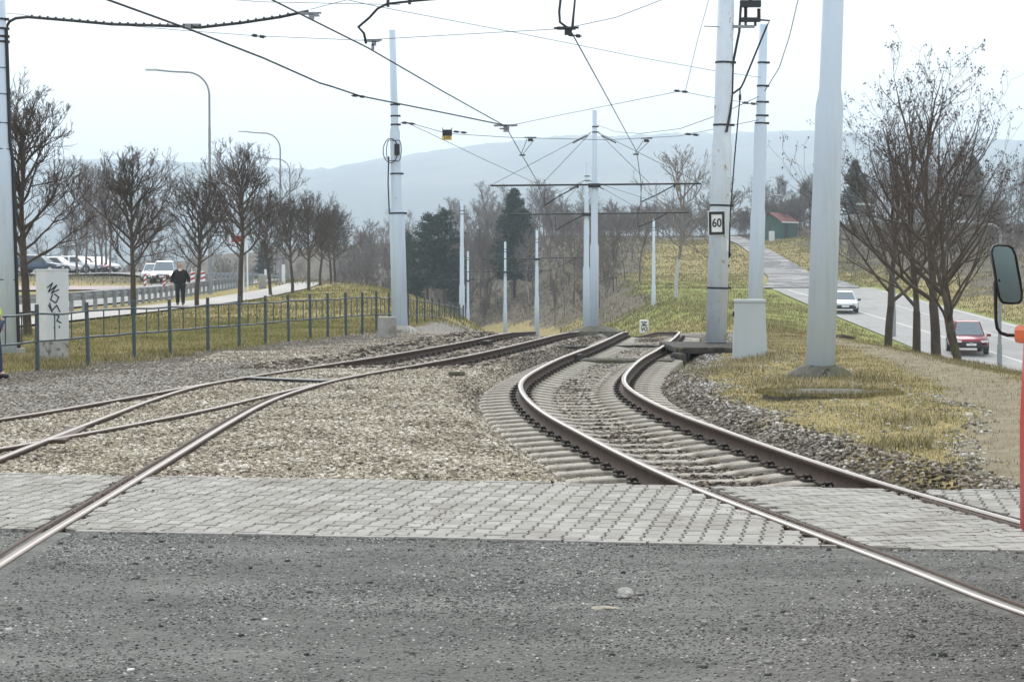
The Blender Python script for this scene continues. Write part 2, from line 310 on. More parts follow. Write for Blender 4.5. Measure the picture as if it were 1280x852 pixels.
def terrain(X, Y, fine=True):
    X = np.asarray(X, float); Y = np.asarray(Y, float)
    F = FL(Y)
    lp = LPb(Y) + sstep(-27, -36, X) * sstep(120, 185, Y) * .5 * (1 - sstep(230, 300, Y)) - sstep(-16.3, -17.5, X) * .0
    e = RP(Y)
    zr = ZR(Y); D = np.maximum(e - zr, 0); d7 = np.minimum(D, .7)
    rp = e - np.where(X < 11.5, sstep(7.2, 11.5, X) * d7, d7 + (np.clip(X, 11.5, 21.2) - 11.5) / 9.7 * (D - d7))
    rp = rp + sstep(32.5, 50, X) * 1.8 * (Y < 900) * (1 - sstep(600, 900, Y))
    pl = np.where(X < XM(Y), lp, rp)
    d = np.maximum(np.abs(X - XM(Y)) - 4.3, 0)
    wall = F + np.where(X < XM(Y), .62, .5) * d
    kk = .35
    hsm = np.clip(.5 + .5 * (pl - wall) / kk, 0, 1)
    z = np.where(Y > 51, pl * (1 - hsm) + wall * hsm - kk * hsm * (1 - hsm) * (wall - pl < 5), pl)
    t = sstep(51, 60, Y); z = z * t + np.where(X < 7.2, 0 * pl, pl) * (1 - t)
    if fine:
        n = fbm(X * .35, Y * .35, 5) - .5; far = np.clip((np.abs(X - 1) - 5.5) / 6, 0, 1)
        onroad = ((X > 21.2) & (X < 32.2)) | ((X < -12.6) & (X > -27)) 
        z = z + n * .28 * far * np.where(onroad, 0, 1) * (Y > 20) * np.minimum(1, .35 + Y / 200)
        z = np.where((X > 21.4) & (X < 32.0) & (Y < 178), z - .07, z)
        # ballast levels
        dr = np.abs(X - XR(Y)); dl = np.abs(X - XL(Y))
        past = sstep(0, .25, Y - YF(X))
        b = np.full(X.shape, -.045)
        b = np.minimum(b, -.045 - .168 * (1 - sstep(1.25, 1.75, dr)))
        b = np.minimum(b, -.045 - .145 * (1 - sstep(1.2, 1.7, dl)) * sstep(33, 38, Y))
        b = np.where(X > XR(Y) + 1.7, b - .05 * (1 - sstep(3.2, 4.0, X)), b)
        near = (X > -12) & (X < 4.6 + np.maximum(0, Y - 40) * .1)
        z = z + np.where(near, b * past * (Y < 400), -.012) + (1 - past) * np.where(near, -.012, 0)
        z = z - .05 * sstep(-.02, .02, Y - YN(X)) * (1 - sstep(-.02, .02, Y - YF(X)))
        z = z - .22 * np.exp(-((X - 3.55) / .75) ** 2 - ((Y - 38.7) / 1.9) ** 2)
        z = z + (fbm(X * 1.3, Y * 1.3, 11) - .5) * .03 * sstep(0, 1, Y - YF(X))
    return z
def TZ(x, y): return float(terrain(np.array([x]), np.array([y]))[0])

def axis(segs):
    o = [segs[0][0]]
    for a, b, st in segs:
        n = max(1, int(round((b - a) / st))); o += list(np.linspace(a, b, n + 1)[1:])
    return np.array(o)
xs = axis([(-3600, -600, 300), (-600, -120, 24), (-120, -34, 3), (-34, -9, .7), (-9, 7.5, .13), (7.5, 40, .6), (40, 120, 4), (120, 600, 30), (600, 3600, 300)])
ys = axis([(-90, -8, 8), (-8, 6, 1), (6, 11, .5), (11, 20, .12), (20, 54, .2), (54, 100, .6), (100, 300, 2), (300, 500, 8), (500, 1400, 90), (1400, 7200, 500)])
GX, GY = np.meshgrid(xs, ys); GZ = terrain(GX, GY)
nx, ny = len(xs), len(ys)
idx = np.arange(nx * ny).reshape(ny, nx)
Fq = np.stack([idx[:-1, :-1], idx[:-1, 1:], idx[1:, 1:], idx[1:, :-1]], -1).reshape(-1, 4)

def path_mask(X, Y):
    """worn dirt footpath on the right"""
    c = np.interp(Y, [8, 15, 18, 22, 27, 35, 45, 60], [4.1, 4.4, 4.85, 5.75, 6.6, 7.3, 7.6, 7.8])
    hw = np.interp(Y, [8, 16, 25, 40, 60], [1.1, .85, .75, .6, .45])
    n = (fbm(X * 1.1, Y * .6, 21) - .5) * 1.3
    return (1 - sstep(hw * .55, hw * 1.35, np.abs(X - c + n))) * (1 - sstep(46, 62, Y))
def grass_mask(X, Y):
    n = (fbm(X * .9, Y * .5, 31) - .5) * 2
    edge = np.interp(Y, [8, 15, 20, 26, 32, 37, 44, 50, 60], [4.0, 2.9, 2.95, 2.75, 2.95, 3.8, 4.8, 5.6, 7.0])
    right = sstep(-.5, .5, X - edge - n * .8) * sstep(-.2, .5, Y - YF(X))
    # left: beyond the railing line
    fx = np.interp(Y, [20, 33, 36.9, 41, 46.7, 52, 58, 70, 90], [-10.2, -7.7, -6.9, -6.2, -5.2, -3.9, -3.1, -2.2, -1.9])
    left = sstep(-.3, .6, fx - X + .25 + n * .8) * sstep(26, 33, Y)
    far = sstep(60, 75, Y) * sstep(3.8, 5.5, np.abs(X - XM(Y)))
    g = np.maximum(np.maximum(right, left), far)
    return g * (1 - .85 * path_mask(X, Y))
def tan_mask(X, Y):
    n = (fbm(X * .6, Y * .35, 41) - .5) * 2
    a = sstep(-.5, .4, X - np.minimum(XA(Y), XB(Y) - 1.2) + n * .6) * (1 - sstep(1.2, 1.9, X - (XR(Y) - 2.9) + n * .5))
    a = a * (1 - sstep(31, 40, Y + n * 4))
    b = sstep(35, 39, Y) * (1 - sstep(.0, .8, X - XL(Y) + 1.6)) * (1 - sstep(53, 58, Y)) * .8
    return np.maximum(a, b) * sstep(-.1, .1, Y - YF(X))
def green_mask(X, Y):
    return green0(X, Y) * (1 - sstep(31, 36, X))
def green0(X, Y):
    n = (fbm(X * .25, Y * .12, 51) - .5) * 1.6
    l = np.exp(-((X + 6.5) / 3.4) ** 2 - ((Y - 56) / 12) ** 2) * .9
    l2 = sstep(-4, -9, X) * sstep(70, 110, Y) * .35
    r = sstep(7.5, 10, X) * sstep(55, 75, Y) * (1 - sstep(170, 230, Y)) * .75
    r2 = np.exp(-((X - 11) / 6) ** 2 - ((Y - 150) / 50) ** 2) * .95
    return np.clip(np.maximum.reduce([l, l2, r, r2]) + n * .45, 0, 1)
def brown_mask(X, Y):
    """undergrowth on the cutting walls, bare soil along the railing"""
    n = (fbm(X * .3, Y * .2, 61) - .5) * 2
    wall = sstep(130, 165, Y) * sstep(5, 9, np.abs(X - XM(Y)) + n * 3) * (1 - sstep(9, 13, X + n * 2 - np.maximum(0, Y - 200) * .12)) * np.where(X > XM(Y), 1, .6)
    soil = np.exp(-((X - np.interp(Y, [20, 33, 41, 52], [-9.6, -7.2, -5.6, -3.4])) / .9) ** 2) * sstep(24, 30, Y) * (1 - sstep(48, 56, Y))
    tr = (1 - sstep(1.2, 1.9, np.abs(X - XR(Y)))) * sstep(0, .1, Y - YF(X)) * .8
    tr2 = (1 - sstep(1.2, 1.9, np.abs(X - XL(Y)))) * sstep(36, 42, Y) * .7
    far = np.maximum(sstep(255, 285, Y), sstep(32, 42, X + n * 6) * sstep(120, 160, Y))
    return np.clip(np.maximum.reduce([wall, soil, tr, tr2, far]), 0, 1)

# ground material
gm, t, b = nmat('ground_surface'); N, L = t.nodes, t.links
def node(tp, **kw):
    x = N.new(tp)
    for k_, v_ in kw.items(): setattr(x, k_, v_)
    return x
def noise(scale, detail=5, rough=.6, vec=None):
    x = N.new('ShaderNodeTexNoise'); x.inputs['Scale'].default_value = scale; x.inputs['Detail'].default_value = detail; x.inputs['Roughness'].default_value = rough
    L.new(vec or gco.outputs['Object'], x.inputs['Vector']); return x.outputs['Fac']
def ramp(src, stops):
    x = N.new('ShaderNodeValToRGB'); e = x.color_ramp.elements
    e[0].position, e[0].color = stops[0][0], (*stops[0][1], 1); e[1].position, e[1].color = stops[-1][0], (*stops[-1][1], 1)
    for p, c in stops[1:-1]: y = e.new(p); y.color = (*c, 1)
    L.new(src, x.inputs[0]); return x.outputs[0]
def mix(f, a, c):
    x = N.new('ShaderNodeMixRGB'); L.new(f, x.inputs[0]); L.new(a, x.inputs[1]); L.new(c, x.inputs[2]); return x.outputs[0]
gco = N.new('ShaderNodeTexCoord')
vz = node('ShaderNodeAttribute', attribute_name='zone'); sep = N.new('ShaderNodeSeparateColor'); L.new(vz.outputs['Color'], sep.inputs[0])
vz2 = node('ShaderNodeAttribute', attribute_name='zone2'); sep2 = N.new('ShaderNodeSeparateColor'); L.new(vz2.outputs['Color'], sep2.inputs[0])
def brk(fac, sc=14, amt=.8):
    """break a soft mask up with fine noise"""
    nz = noise(sc, 4, .7)
    a = N.new('ShaderNodeMath'); a.operation = 'MULTIPLY_ADD'; a.inputs[1].default_value = amt; a.inputs[2].default_value = -.5 * amt; L.new(nz, a.inputs[0])
    s_ = N.new('ShaderNodeMath'); s_.operation = 'ADD'; L.new(fac, s_.inputs[0]); L.new(a.outputs[0], s_.inputs[1])
    m_ = N.new('ShaderNodeMapRange'); m_.inputs[1].default_value = .35; m_.inputs[2].default_value = .65; L.new(s_.outputs[0], m_.inputs[0]); return m_.outputs[0]
vor = N.new('ShaderNodeTexVoronoi'); vor.inputs['Scale'].default_value = 26; L.new(gco.outputs['Object'], vor.inputs['Vector'])
vsep = N.new('ShaderNodeSeparateColor'); L.new(vor.outputs['Color'], vsep.inputs[0])
vor2 = N.new('ShaderNodeTexVoronoi'); vor2.inputs['Scale'].default_value = 85; L.new(gco.outputs['Object'], vor2.inputs['Vector'])
vsep2 = N.new('ShaderNodeSeparateColor'); L.new(vor2.outputs['Color'], vsep2.inputs[0])
yard_f = ramp(vsep2.outputs[0], [(0, (.062, .065, .058)), (.5, (.152, .156, .140)), (.9, (.25, .248, .232)), (1, (.42, .41, .39))])
yard_s = ramp(noise(1.1, 8, .7), [(.3, (.10, .10, .094)), (.5, (.18, .178, .166)), (.7, (.27, .267, .248))])
hf = N.new('ShaderNodeValue'); hf.outputs[0].default_value = .5
mpg = N.new('ShaderNodeMapping'); mpg.inputs['Scale'].default_value = (.35, 1.0, 1); L.new(gco.outputs['Object'], mpg.inputs[0])
yard_b = ramp(noise(1.6, 5, .65, mpg.outputs[0]), [(.36, (.078, .081, .072)), (.5, (.168, .171, .154)), (.63, (.305, .307, .28))])
yard = mix(hf.outputs[0], yard_f, yard_s); hf2 = N.new('ShaderNodeValue'); hf2.outputs[0].default_value = .42; yard = mix(hf2.outputs[0], yard, yard_b)
balt = ramp(vsep.outputs[0], [(0, (.07, .06, .05)), (.4, (.22, .185, .14)), (.75, (.36, .32, .25)), (1, (.52, .48, .41))])
dark = ramp(vsep.outputs[1], [(0, (.04, .035, .03)), (.5, (.10, .088, .07)), (.85, (.18, .16, .13)), (1, (.34, .31, .27))])
mixb = ramp(vsep.outputs[2], [(0, (.06, .055, .048)), (.5, (.19, .175, .15)), (1, (.46, .44, .40))])
gdry = ramp(noise(3.2, 9, .8), [(.3, (.15, .13, .05)), (.45, (.27, .22, .085)), (.56, (.38, .305, .13)), (.72, (.48, .385, .19))])
ggrn = ramp(noise(3.0, 9, .8), [(.3, (.12, .15, .03)), (.5, (.24, .265, .06)), (.7, (.34, .33, .095))])
brn = ramp(noise(1.1, 10, .8), [(.3, (.05, .042, .03)), (.5, (.12, .10, .07)), (.7, (.24, .205, .145))])
pth = ramp(noise(2.2, 9, .75), [(.3, (.18, .15, .095)), (.5, (.27, .23, .15)), (.7, (.37, .32, .22))])
c = mix(brk(sep.outputs[2], 20), yard, mixb)          # generic stones past the strip
c = mix(brk(sep.outputs[1], 18), c, balt)
c = mix(brk(sep2.outputs[1], 12), c, dark)
g_ = mix(brk(sep2.outputs[0], 3), gdry, ggrn)
g_ = mix(brk(sep2.outputs[1], 1.3, 1.0), g_, brn)
c = mix(brk(sep.outputs[0], 9), c, g_)
pm = node('ShaderNodeAttribute', attribute_name='footpath'); c = mix(brk(pm.outputs['Fac'], 9), c, pth)
L.new(c, b.inputs['Base Color']); b.inputs['Roughness'].default_value = .95; b.inputs['Specular IOR Level'].default_value = .2
bp = N.new('ShaderNodeBump'); bp.inputs['Strength'].default_value = .9; bp.inputs['Distance'].default_value = .02
ba = N.new('ShaderNodeMath'); ba.operation = 'ADD'; L.new(vor.outputs['Distance'], ba.inputs[0]); L.new(noise(60, 6, .7), ba.inputs[1])
L.new(ba.outputs[0], bp.inputs['Height']); L.new(bp.outputs[0], b.inputs['Normal'])

ground = np_mesh('ground', np.c_[GX.ravel(), GY.ravel(), GZ.ravel()], Fq, gm, smooth=True); tag(ground, kind='structure')
def pattr(me, name, arr):
    a = me.attributes.new(name, 'FLOAT_COLOR', 'POINT'); a.data.foreach_set('color', np.ascontiguousarray(arr, dtype=np.float32).ravel())
gx, gy = GX.ravel(), GY.ravel(); one = np.ones_like(gx)
gen = sstep(-.1, .1, gy - YF(gx)) * np.maximum(.8 + .5 * (fbm(gx * .5, gy * .3, 91) - .5), sstep(-.8, .3, gx - np.where(gy < 34, XA(gy) + .2, XA(gy) - 1.8)))
pattr(ground.data, 'zone', np.c_[grass_mask(gx, gy), tan_mask(gx, gy), gen, one])
pattr(ground.data, 'zone2', np.c_[green_mask(gx, gy), brown_mask(gx, gy), 0 * one, one])
pattr(ground.data, 'footpath', np.c_[path_mask(gx, gy), path_mask(gx, gy), path_mask(gx, gy), one])

# hills: wooded ridge far behind
HD = 4200.0
hx_px = [-900, -300, 0, 150, 260, 340, 400, 440, 480, 540, 600, 640, 700, 760, 830, 900, 1010, 1150, 1280, 1600, 2200]
hy_px = [250, 225, 207, 206, 209, 214, 219, 217, 208, 198, 188, 183, 178, 179, 176, 175, 172, 180, 190, 215, 260]
ridge = itp([(p - 640) * HD / FPX for p in hx_px], [EYE + (YH - q) * HD / FPX for q in hy_px])
hx = np.arange(-2850, 2850, 9.0); hv = np.concatenate([np.linspace(0, .9, 14), np.linspace(.92, 1.06, 9), np.linspace(1.1, 2.0, 10)])
HX, HV = np.meshgrid(hx, hv)
HY = 1500 + HV * (HD - 1500) + 70 * (fbm(HX * .003, HV * 0, 3) - .5)
top = ridge(HX) * (1 + .02 * (fbm(HX * .004, HV * 3, 7) - .5))
HZ = -18 + (top + 18) * np.where(HV <= 1, sstep(0, 1.0, HV) ** .9, 1 - .6 * sstep(1, 2.2, HV)) + (vnoise(HX * .055, HV * 30, 9) - .4) * 7 * np.clip(HV * 2, 0, 1) + (vnoise(HX * .2, HV * 60, 4) - .5) * 4.5
ih = np.arange(HX.size).reshape(HX.shape)
Fh = np.stack([ih[:-1, :-1], ih[:-1, 1:], ih[1:, 1:], ih[1:, :-1]], -1).reshape(-1, 4)
hills = np_mesh('hills', np.c_[HX.ravel(), HY.ravel(), HZ.ravel()], Fh, M['forest_hill']); tag(hills, kind='structure')

# haze
hz = MB(); hz.box((0, 3600, 150), (7400, 7600, 345))
M_h = bpy.data.materials.new('haze_air'); M_h.use_nodes = True; hn = M_h.node_tree; hn.nodes.clear()
ho = hn.nodes.new('ShaderNodeOutputMaterial'); hp = hn.nodes.new('ShaderNodeVolumePrincipled')
hp.inputs['Color'].default_value = (.76, .89, 1, 1); hp.inputs['Density'].default_value = .00036; hp.inputs['Anisotropy'].default_value = .35
hn.links.new(hp.outputs[0], ho.inputs['Volume'])
hzo = hz.build('haze', M_h); tag(hzo, kind='stuff')

# ------------------------------------------------------------------ roads
def sheet(name, left, right, zf, m_, n=120, lift=.0, sides=6):
    """strip between two polylines given as (X, Y), heights from zf"""
    Lp, Rp_ = smooth_curve(left, n), smooth_curve(right, n); k_ = min(len(Lp), len(Rp_))
    Lp = Lp[np.linspace(0, len(Lp) - 1, k_).astype(int)]; Rp_ = Rp_[np.linspace(0, len(Rp_) - 1, k_).astype(int)]
    V = []; 
    for i in range(k_):
        for j in range(sides + 1):
            p = Lp[i] * (1 - j / sides) + Rp_[i] * j / sides; V.append((p[0], p[1], zf(p[0], p[1]) + lift))
    F = [(i * (sides + 1) + j, i * (sides + 1) + j + 1, (i + 1) * (sides + 1) + j + 1, (i + 1) * (sides + 1) + j) for i in range(k_ - 1) for j in range(sides)]
    o = np_mesh(name, np.array(V), np.array(F), m_, smooth=True); tag(o, kind='structure'); return o
M['asphalt'] = mat('asphalt_pale', (.30, .298, .285), .9, var=.14, scale=1.2, spots=[(.25, .5, .62, (.25, .245, .235)), (2.5, .62, .66, (.18, .17, .165))])
M['asphalt_dark'] = mat('asphalt_patched', (.23, .225, .22), .9, var=.2, scale=.8, spots=[(.22, .48, .52, (.115, .112, .115)), (.5, .57, .60, (.32, .31, .29))])
M['paving'] = mat('footway_concrete', (.42, .40, .37), .9, var=.12, scale=1.5, spots=[(3, .6, .7, (.28, .26, .22))])
M['line'] = mat('road_line', (.52, .52, .50), .8, var=.15, scale=8)
zrd = lambda x, y: float(ZR(np.array(float(y)))) if y < 172 else float(np.interp(y, [172, 178, 215, 240, 260, 290], [-.1, .13, 1.3, 3.3, 5.0, 6.3]))
sheet('road', [(21.5, 30), (21.6, 60), (21.6, 100), (21.7, 117), (21.9, 150), (22.3, 176)], [(31.8, 30), (31.8, 60), (31.8, 100), (31.8, 127), (31.5, 150), (31.2, 176)], zrd, M['asphalt'])
sheet('road', [(21.6, 175), (24.6, 195), (26.6, 215), (28.3, 240), (28.6, 262), (28.8, 290)], [(30.0, 175), (31.1, 195), (31.4, 215), (31.5, 240), (31.3, 262), (32.5, 290)], zrd, M['asphalt_dark'], lift=.05)
def line_strip(pts, w_, zf, seg=None):
    P = smooth_curve(pts, 60); A_, B_ = offset(P, -w_ / 2), offset(P, w_ / 2)
    o = np_mesh('road_marking', np.array([(p[0], p[1], zf(p[0], p[1]) + .008) for q in zip(A_, B_) for p in q]),
                np.array([(2 * i, 2 * i + 1, 2 * i + 3, 2 * i + 2) for i in range(len(P) - 1)]), M['line']); tag(o, kind='structure')
line_strip([(25.2, 40), (25.25, 100), (24.3, 139), (23.4, 172)], .2, zrd)
line_strip([(31.4, 40), (31.4, 100), (31.3, 140), (30.9, 170)], .2, zrd)
line_strip([(28.4, 40), (28.4, 100), (28.2, 150)], .12, zrd)
zl = lambda x, y: float(LPb(y)) + .06
sheet('footpath', [(-16.6, 40), (-15.6, 60), (-15.2, 85), (-15.3, 110), (-15.9, 135), (-17.6, 165)], [(-14.5, 40), (-13.5, 60), (-12.9, 78), (-12.7, 100), (-13.4, 135), (-15.4, 165)], zl, M['paving'])
sheet('road', [(-24.5, 30), (-24.8, 90), (-26.5, 150), (-30, 200), (-38, 250)], [(-17.3, 30), (-17.6, 90), (-18.4, 130), (-19.8, 165), (-22, 200), (-27, 250)], zl, M['asphalt'])
sheet('road', [(-58, 138), (-45, 139), (-34, 140), (-25, 141)], [(-58, 118), (-45, 120), (-34, 123), (-25, 126)], lambda x, y: zl(x, y) + .012, mat('parking_red', (.40, .30, .29), .9, var=.12, scale=.6, spots=[(.3, .5, .6, (.33, .32, .31))]))
sheet('road', [(-70, 176), (-50, 176), (-30, 178)], [(-70, 230), (-50, 230), (-30, 225)], lambda x, y: TZ(x, y) + .2, M['asphalt'])

# ------------------------------------------------------------------ tram tracks
# rail profile (x, z): head, web, foot; z = 0 is the running surface
RAILP = [(-.036, -.006), (-.030, -.001), (.004, 0), (.026, 0), (.036, -.006), (.036, -.034), (.012, -.046), (.010, -.128), (.068, -.144), (.068, -.156), (-.068, -.156), (-.068, -.144), (-.010, -.128), (-.012, -.046), (-.036, -.034)]
RAILD = [(-.036, -.006), (-.030, -.001), (.002, 0), (.020, 0), (.036, -.006)] + RAILP[5:]
def resample(P, st):
    d = np.r_[0, np.cumsum(np.linalg.norm(np.diff(P, axis=0), axis=1))]; q = np.arange(0, d[-1], st)
    return np.c_[np.interp(q, d, P[:, 0]), np.interp(q, d, P[:, 1])]
def cut(P, y0, y1): return P[(P[:, 1] >= y0) & (P[:, 1] <= y1)]
def rail_mesh(name, P, parent, prof=RAILP, st=.35, dz=0.0, flip=False):
    dull = prof is RAILD; prof = [(-a, z_) for a, z_ in prof] if flip else prof
    P = resample(P, st); T = np.gradient(P, axis=0); T /= np.linalg.norm(T, axis=1)[:, None]; Nn = np.c_[T[:, 1], -T[:, 0]]
    Z = FL(P[:, 1]) + dz; k_ = len(prof); V = []
    for i in range(len(P)):
        for (px_, pz) in prof: V.append((P[i, 0] + Nn[i, 0] * px_, P[i, 1] + Nn[i, 1] * px_, Z[i] + pz))
    F = []; fm = []
    for i in range(len(P) - 1):
        for j in range(k_):
            F.append((i * k_ + j, i * k_ + (j + 1) % k_, (i + 1) * k_ + (j + 1) % k_, (i + 1) * k_ + j)); fm.append(0 if j == 2 else (2 if j in (0, 1, 3) else 1))
    o = np_mesh(name, np.array(V), np.array(F), [M['railtop2'] if dull else M['railtop'], M['railside'], M['railhead']], parent, fmat=np.array(fm)); return o
GUARD = [(.050, -.014), (.066, -.014), (.066, -.10), (.050, -.10)]                       # check rail beside the running rail in the yard
GROOVE = [(.030, -.030), (.110, -.030), (.110, -.10), (.030, -.10)]
def simple_rail(name, P, parent, prof, m_, st=.4):
    P = resample(P, st); T = np.gradient(P, axis=0); T /= np.linalg.norm(T, axis=1)[:, None]; Nn = np.c_[T[:, 1], -T[:, 0]]; k_ = len(prof)
    Z = FL(P[:, 1])
    V = [(P[i, 0] + Nn[i, 0] * a, P[i, 1] + Nn[i, 1] * a, Z[i] + z_) for i in range(len(P)) for (a, z_) in prof]
    F = [(i * k_ + j, i * k_ + (j + 1) % k_, (i + 1) * k_ + (j + 1) % k_, (i + 1) * k_ + j) for i in range(len(P) - 1) for j in range(k_)]
    return np_mesh(name, np.array(V), np.array(F), m_, parent)
def mirror(prof): return [(-a, z_) for a, z_ in prof][::-1]

tr = thing('tram_track', 'curved tram track with polished rails on concrete sleepers, right of the two tracks', 'track')
rail_mesh('rail', cut(RL, 2, 130), tr, flip=True); rail_mesh('rail', cut(RR, 2, 130), tr)
def grooved(Pl, side, y1, parent):
    pr = mirror(GUARD) if side < 0 else GUARD
    pr = [(a * 1.55, z_ + .012) for a, z_ in pr]
    simple_rail('check_rail', cut(Pl, 2, y1), parent, pr, M['railside'])
grooved(RL, 1, 15.0, tr); grooved(RR, -1, 14.4, tr)
# sleepers: thick under the rails, hollowed in the middle
def sleeper_mesh():
    prof = [(-1.30, -.015), (-1.26, .0), (-.93, .022), (-.55, .022), (-.22, -.022), (.22, -.022), (.55, .022), (.93, .022), (1.26, .0), (1.30, -.015)]
    rings = []
    for x, z_ in prof: rings.append([(x, -.13, z_ - .17), (x, -.115, z_ - .012), (x, -.10, z_), (x, .10, z_), (x, .115, z_ - .012), (x, .13, z_ - .17)])
    return MB().loft(rings)
def clip_mesh():
    b_ = MB(); b_.box((0, 0, .003), (.30, .13, .012))
    for s_ in (-1, 1):
        b_.box((s_ * .095, 0, .012), (.10, .15, .022), bev=.004)
        b_.tube([(s_ * .075, -.05, .03), (s_ * .10, -.055, .058), (s_ * .135, -.02, .05), (s_ * .15, .02, .04), (s_ * .12, .05, .055), (s_ * .075, .045, .03)], .010, 6)
        b_.tube([(s_ * .115, 0, .01), (s_ * .115, 0, .062)], .014, 6)
    return b_
_sl = None
def lay_sleepers(C, parent, y0, y1, first=None):
    Q = resample(C, .6); T = np.gradient(Q, axis=0)
    for i in range(len(Q)):
        x, y = Q[i]
        if not (y0 <= y <= y1): continue
        rz = math.atan2(T[i, 1], T[i, 0]) - math.pi / 2
        global _sl
        if _sl is None:
            s_ = sleeper_mesh().build('sleeper', M['sleeper']); cl_ = clip_mesh().build('rail_clip', M['clip'], s_); cl_.location = (-HG, 0, .022)
            c2 = cl_.copy(); COL.objects.link(c2); c2.parent = s_; c2.location = (HG, 0, .022); _sl = (s_, cl_, c2); s0 = s_
        else:
            s0 = _sl[0].copy(); COL.objects.link(s0)
            for q in _sl[1:]:
                c_ = q.copy(); COL.objects.link(c_); c_.parent = s0
        s0.parent = parent; s0.location = (x, y, float(FL(y)) - .178); s0.rotation_euler = (random.uniform(-.01, .01), 0, rz + random.uniform(-.012, .012))
random.seed(5)
lay_sleepers(RIGHT_C, tr, 15.55, 56)
# cable trough boards crossing the right track
bd = MB()
for yy in (39.2, 39.75):
    bd.box((float(XR(yy)), yy, -.165), (2.3, .3, .07), rz=-.14, bev=.01)
bd.build('crossing_board', M['concrete_dark'], tr)
tr2 = thing('tram_track', 'tram track splitting at a set of points, left of the two tracks', 'track')
rail_mesh('rail', cut(B_RAIL, 2, 130), tr2, RAILD); rail_mesh('rail', cut(A_RAIL, 15, 130), tr2, RAILD)
rail_mesh('rail', cut(D_RAIL, 9.2, 29.4), tr2, RAILD, dz=-.002); rail_mesh('rail', cut(C_RAIL, 12, 28.9), tr2, RAILD, dz=-.003)
simple_rail('check_rail', cut(B_RAIL, 2, 26.5), tr2, [(a * 1.5, z_ + .012) for a, z_ in mirror(GUARD)], M['railside'])
lay_sleepers(LEFT_C, tr2, 36.5, 56)
fr = MB(); fr.box((-4.40, 20.0, -.05), (.20, 1.6, .085), rz=.08, bev=.01); fr.build('frog', M['railside'], tr2)
pl_ = MB(); a_, b2 = gp(308, 470.5), gp(412, 474.5); mid = (a_ + b2) / 2
pl_.box((mid.x, mid.y, -.02), ((b2 - a_).length, .30, .035), rz=math.atan2(b2.y - a_.y, b2.x - a_.x), bev=.006); pl_.build('switch_cover', M['steel_dark'], tr2)
jb = MB()
for (px_, py_) in ((489, 441), (606, 423.5)):
    g0 = gp(px_, py_); jb.box((g0.x + .05, g0.y, -.085), (.16, .5, .10), rz=-.24, bev=.01)
jb.build('rail_joint', M['clip'], tr2)
jr = MB()
for (px_, py_) in ((718, 440),):
    g0 = gp(px_, py_); jr.box((g0.x + .06, g0.y, -.085), (.12, .5, .09), rz=-.2, bev=.01)
jr.build('rail_joint', M['clip'], tr)
cb = MB(); cb.tube([gp(655, 433) - Vector((0, 0, .15)), gp(700, 434, -.1), gp(760, 433, -.17), gp(800, 432.5, -.17), gp(826, 433, -.16)], .03, 6)
tag(cb.build('track_cable', M['black']), 'black cable lying across the ballast between and through the tracks', 'cable')
cb = MB(); g0 = gp(571, 469, -.03); cb.box((g0.x, g0.y, .0), (.26, .12, .06), rz=.1, bev=.015)
tag(cb.build('cable_box', M['concrete_dark']), 'small dark block lying in the ballast beside the left track', 'block')

# ------------------------------------------------------------------ paver strip
def paver_outline(w_, l_):
    a, b_ = w_ / 2 - .004, l_ / 2 - .004; i_ = a - .016
    return [(-a + .01, -b_), (a - .01, -b_), (a, -b_ + .012), (a, -b_ * .58), (i_, -b_ * .38), (i_, b_ * .38), (a, b_ * .58), (a, b_ - .012), (a - .01, b_), (-a + .01, b_), (-a, b_ - .012), (-a, b_ * .58), (-i_, b_ * .38), (-i_, -b_ * .38), (-a, -b_ * .58), (-a, -b_ + .012)]
def lay_pavers(mb, org, u, v, nu, nv, pw, pl, ok, rnd, lo=None, hi=None):
    out_ = paver_outline(pw + .014, pl)
    for i in range(nu):
        for j in range(nv):
            cx = i * pw; cy = (j + (.5 if i % 2 else 0)) * pl
            c0 = org + u * cx + v * cy
            if not ok(c0.x, c0.y): continue
            tz, tx, ty = rnd.uniform(-.003, .003), rnd.uniform(-.012, .012), rnd.uniform(-.012, .012); jr_ = rnd.uniform(-.02, .02)
            P = []; n_ = len(out_)
            for s_, dz in ((.93, 0), (1, -.006), (1, -.06)):
                for (a, b_) in out_:
                    a2, b3 = a * s_ - b_ * jr_, b_ * (s_ if s_ == 1 else .955) + a * jr_
                    q = c0 + u * a2 + v * b3; q.y = min(max(q.y, YN(q.x) + .032), YF(q.x) - .032)
                    if lo: q.x = max(q.x, lo(q.y))
                    if hi: q.x = min(q.x, hi(q.y))
                    P.append((q.x, q.y, tz + dz + a2 * tx + b3 * ty - .006))
            F = [list(range(n_))] + [(k * n_ + q, (k + 1) * n_ + q, (k + 1) * n_ + (q + 1) % n_, k * n_ + (q + 1) % n_) for k in range(2) for q in range(n_)]
            mb.add(P, F)
rnd = random.Random(8)
u0 = Vector((1, -.16, 0)).normalized(); v0 = Vector((.16, 1, 0)).normalized()
inst = lambda x, y: YN(x) + .06 < y < YF(x) - .04
xRL, xRR = xof(RL), xof(RR)
pv = MB()
ins2 = lambda x, y: YN(x) - .03 < y < YF(x) + .03
O1 = Vector((-9.0, 12.07 + 1.44 - .12, 0))
lay_pavers(pv, O1, u0, v0, 150, 18, .118, .198, lambda x, y: ins2(x, y) and x < XB(y) - .12, rnd, hi=lambda y: float(XB(y)) - .125)
lay_pavers(pv, O1, u0, v0, 150, 18, .118, .198, lambda x, y: ins2(x, y) and XB(y) + .05 < x < xRL(y) - .055, rnd, lo=lambda y: float(XB(y)) + .052, hi=lambda y: float(xRL(y)) - .055)
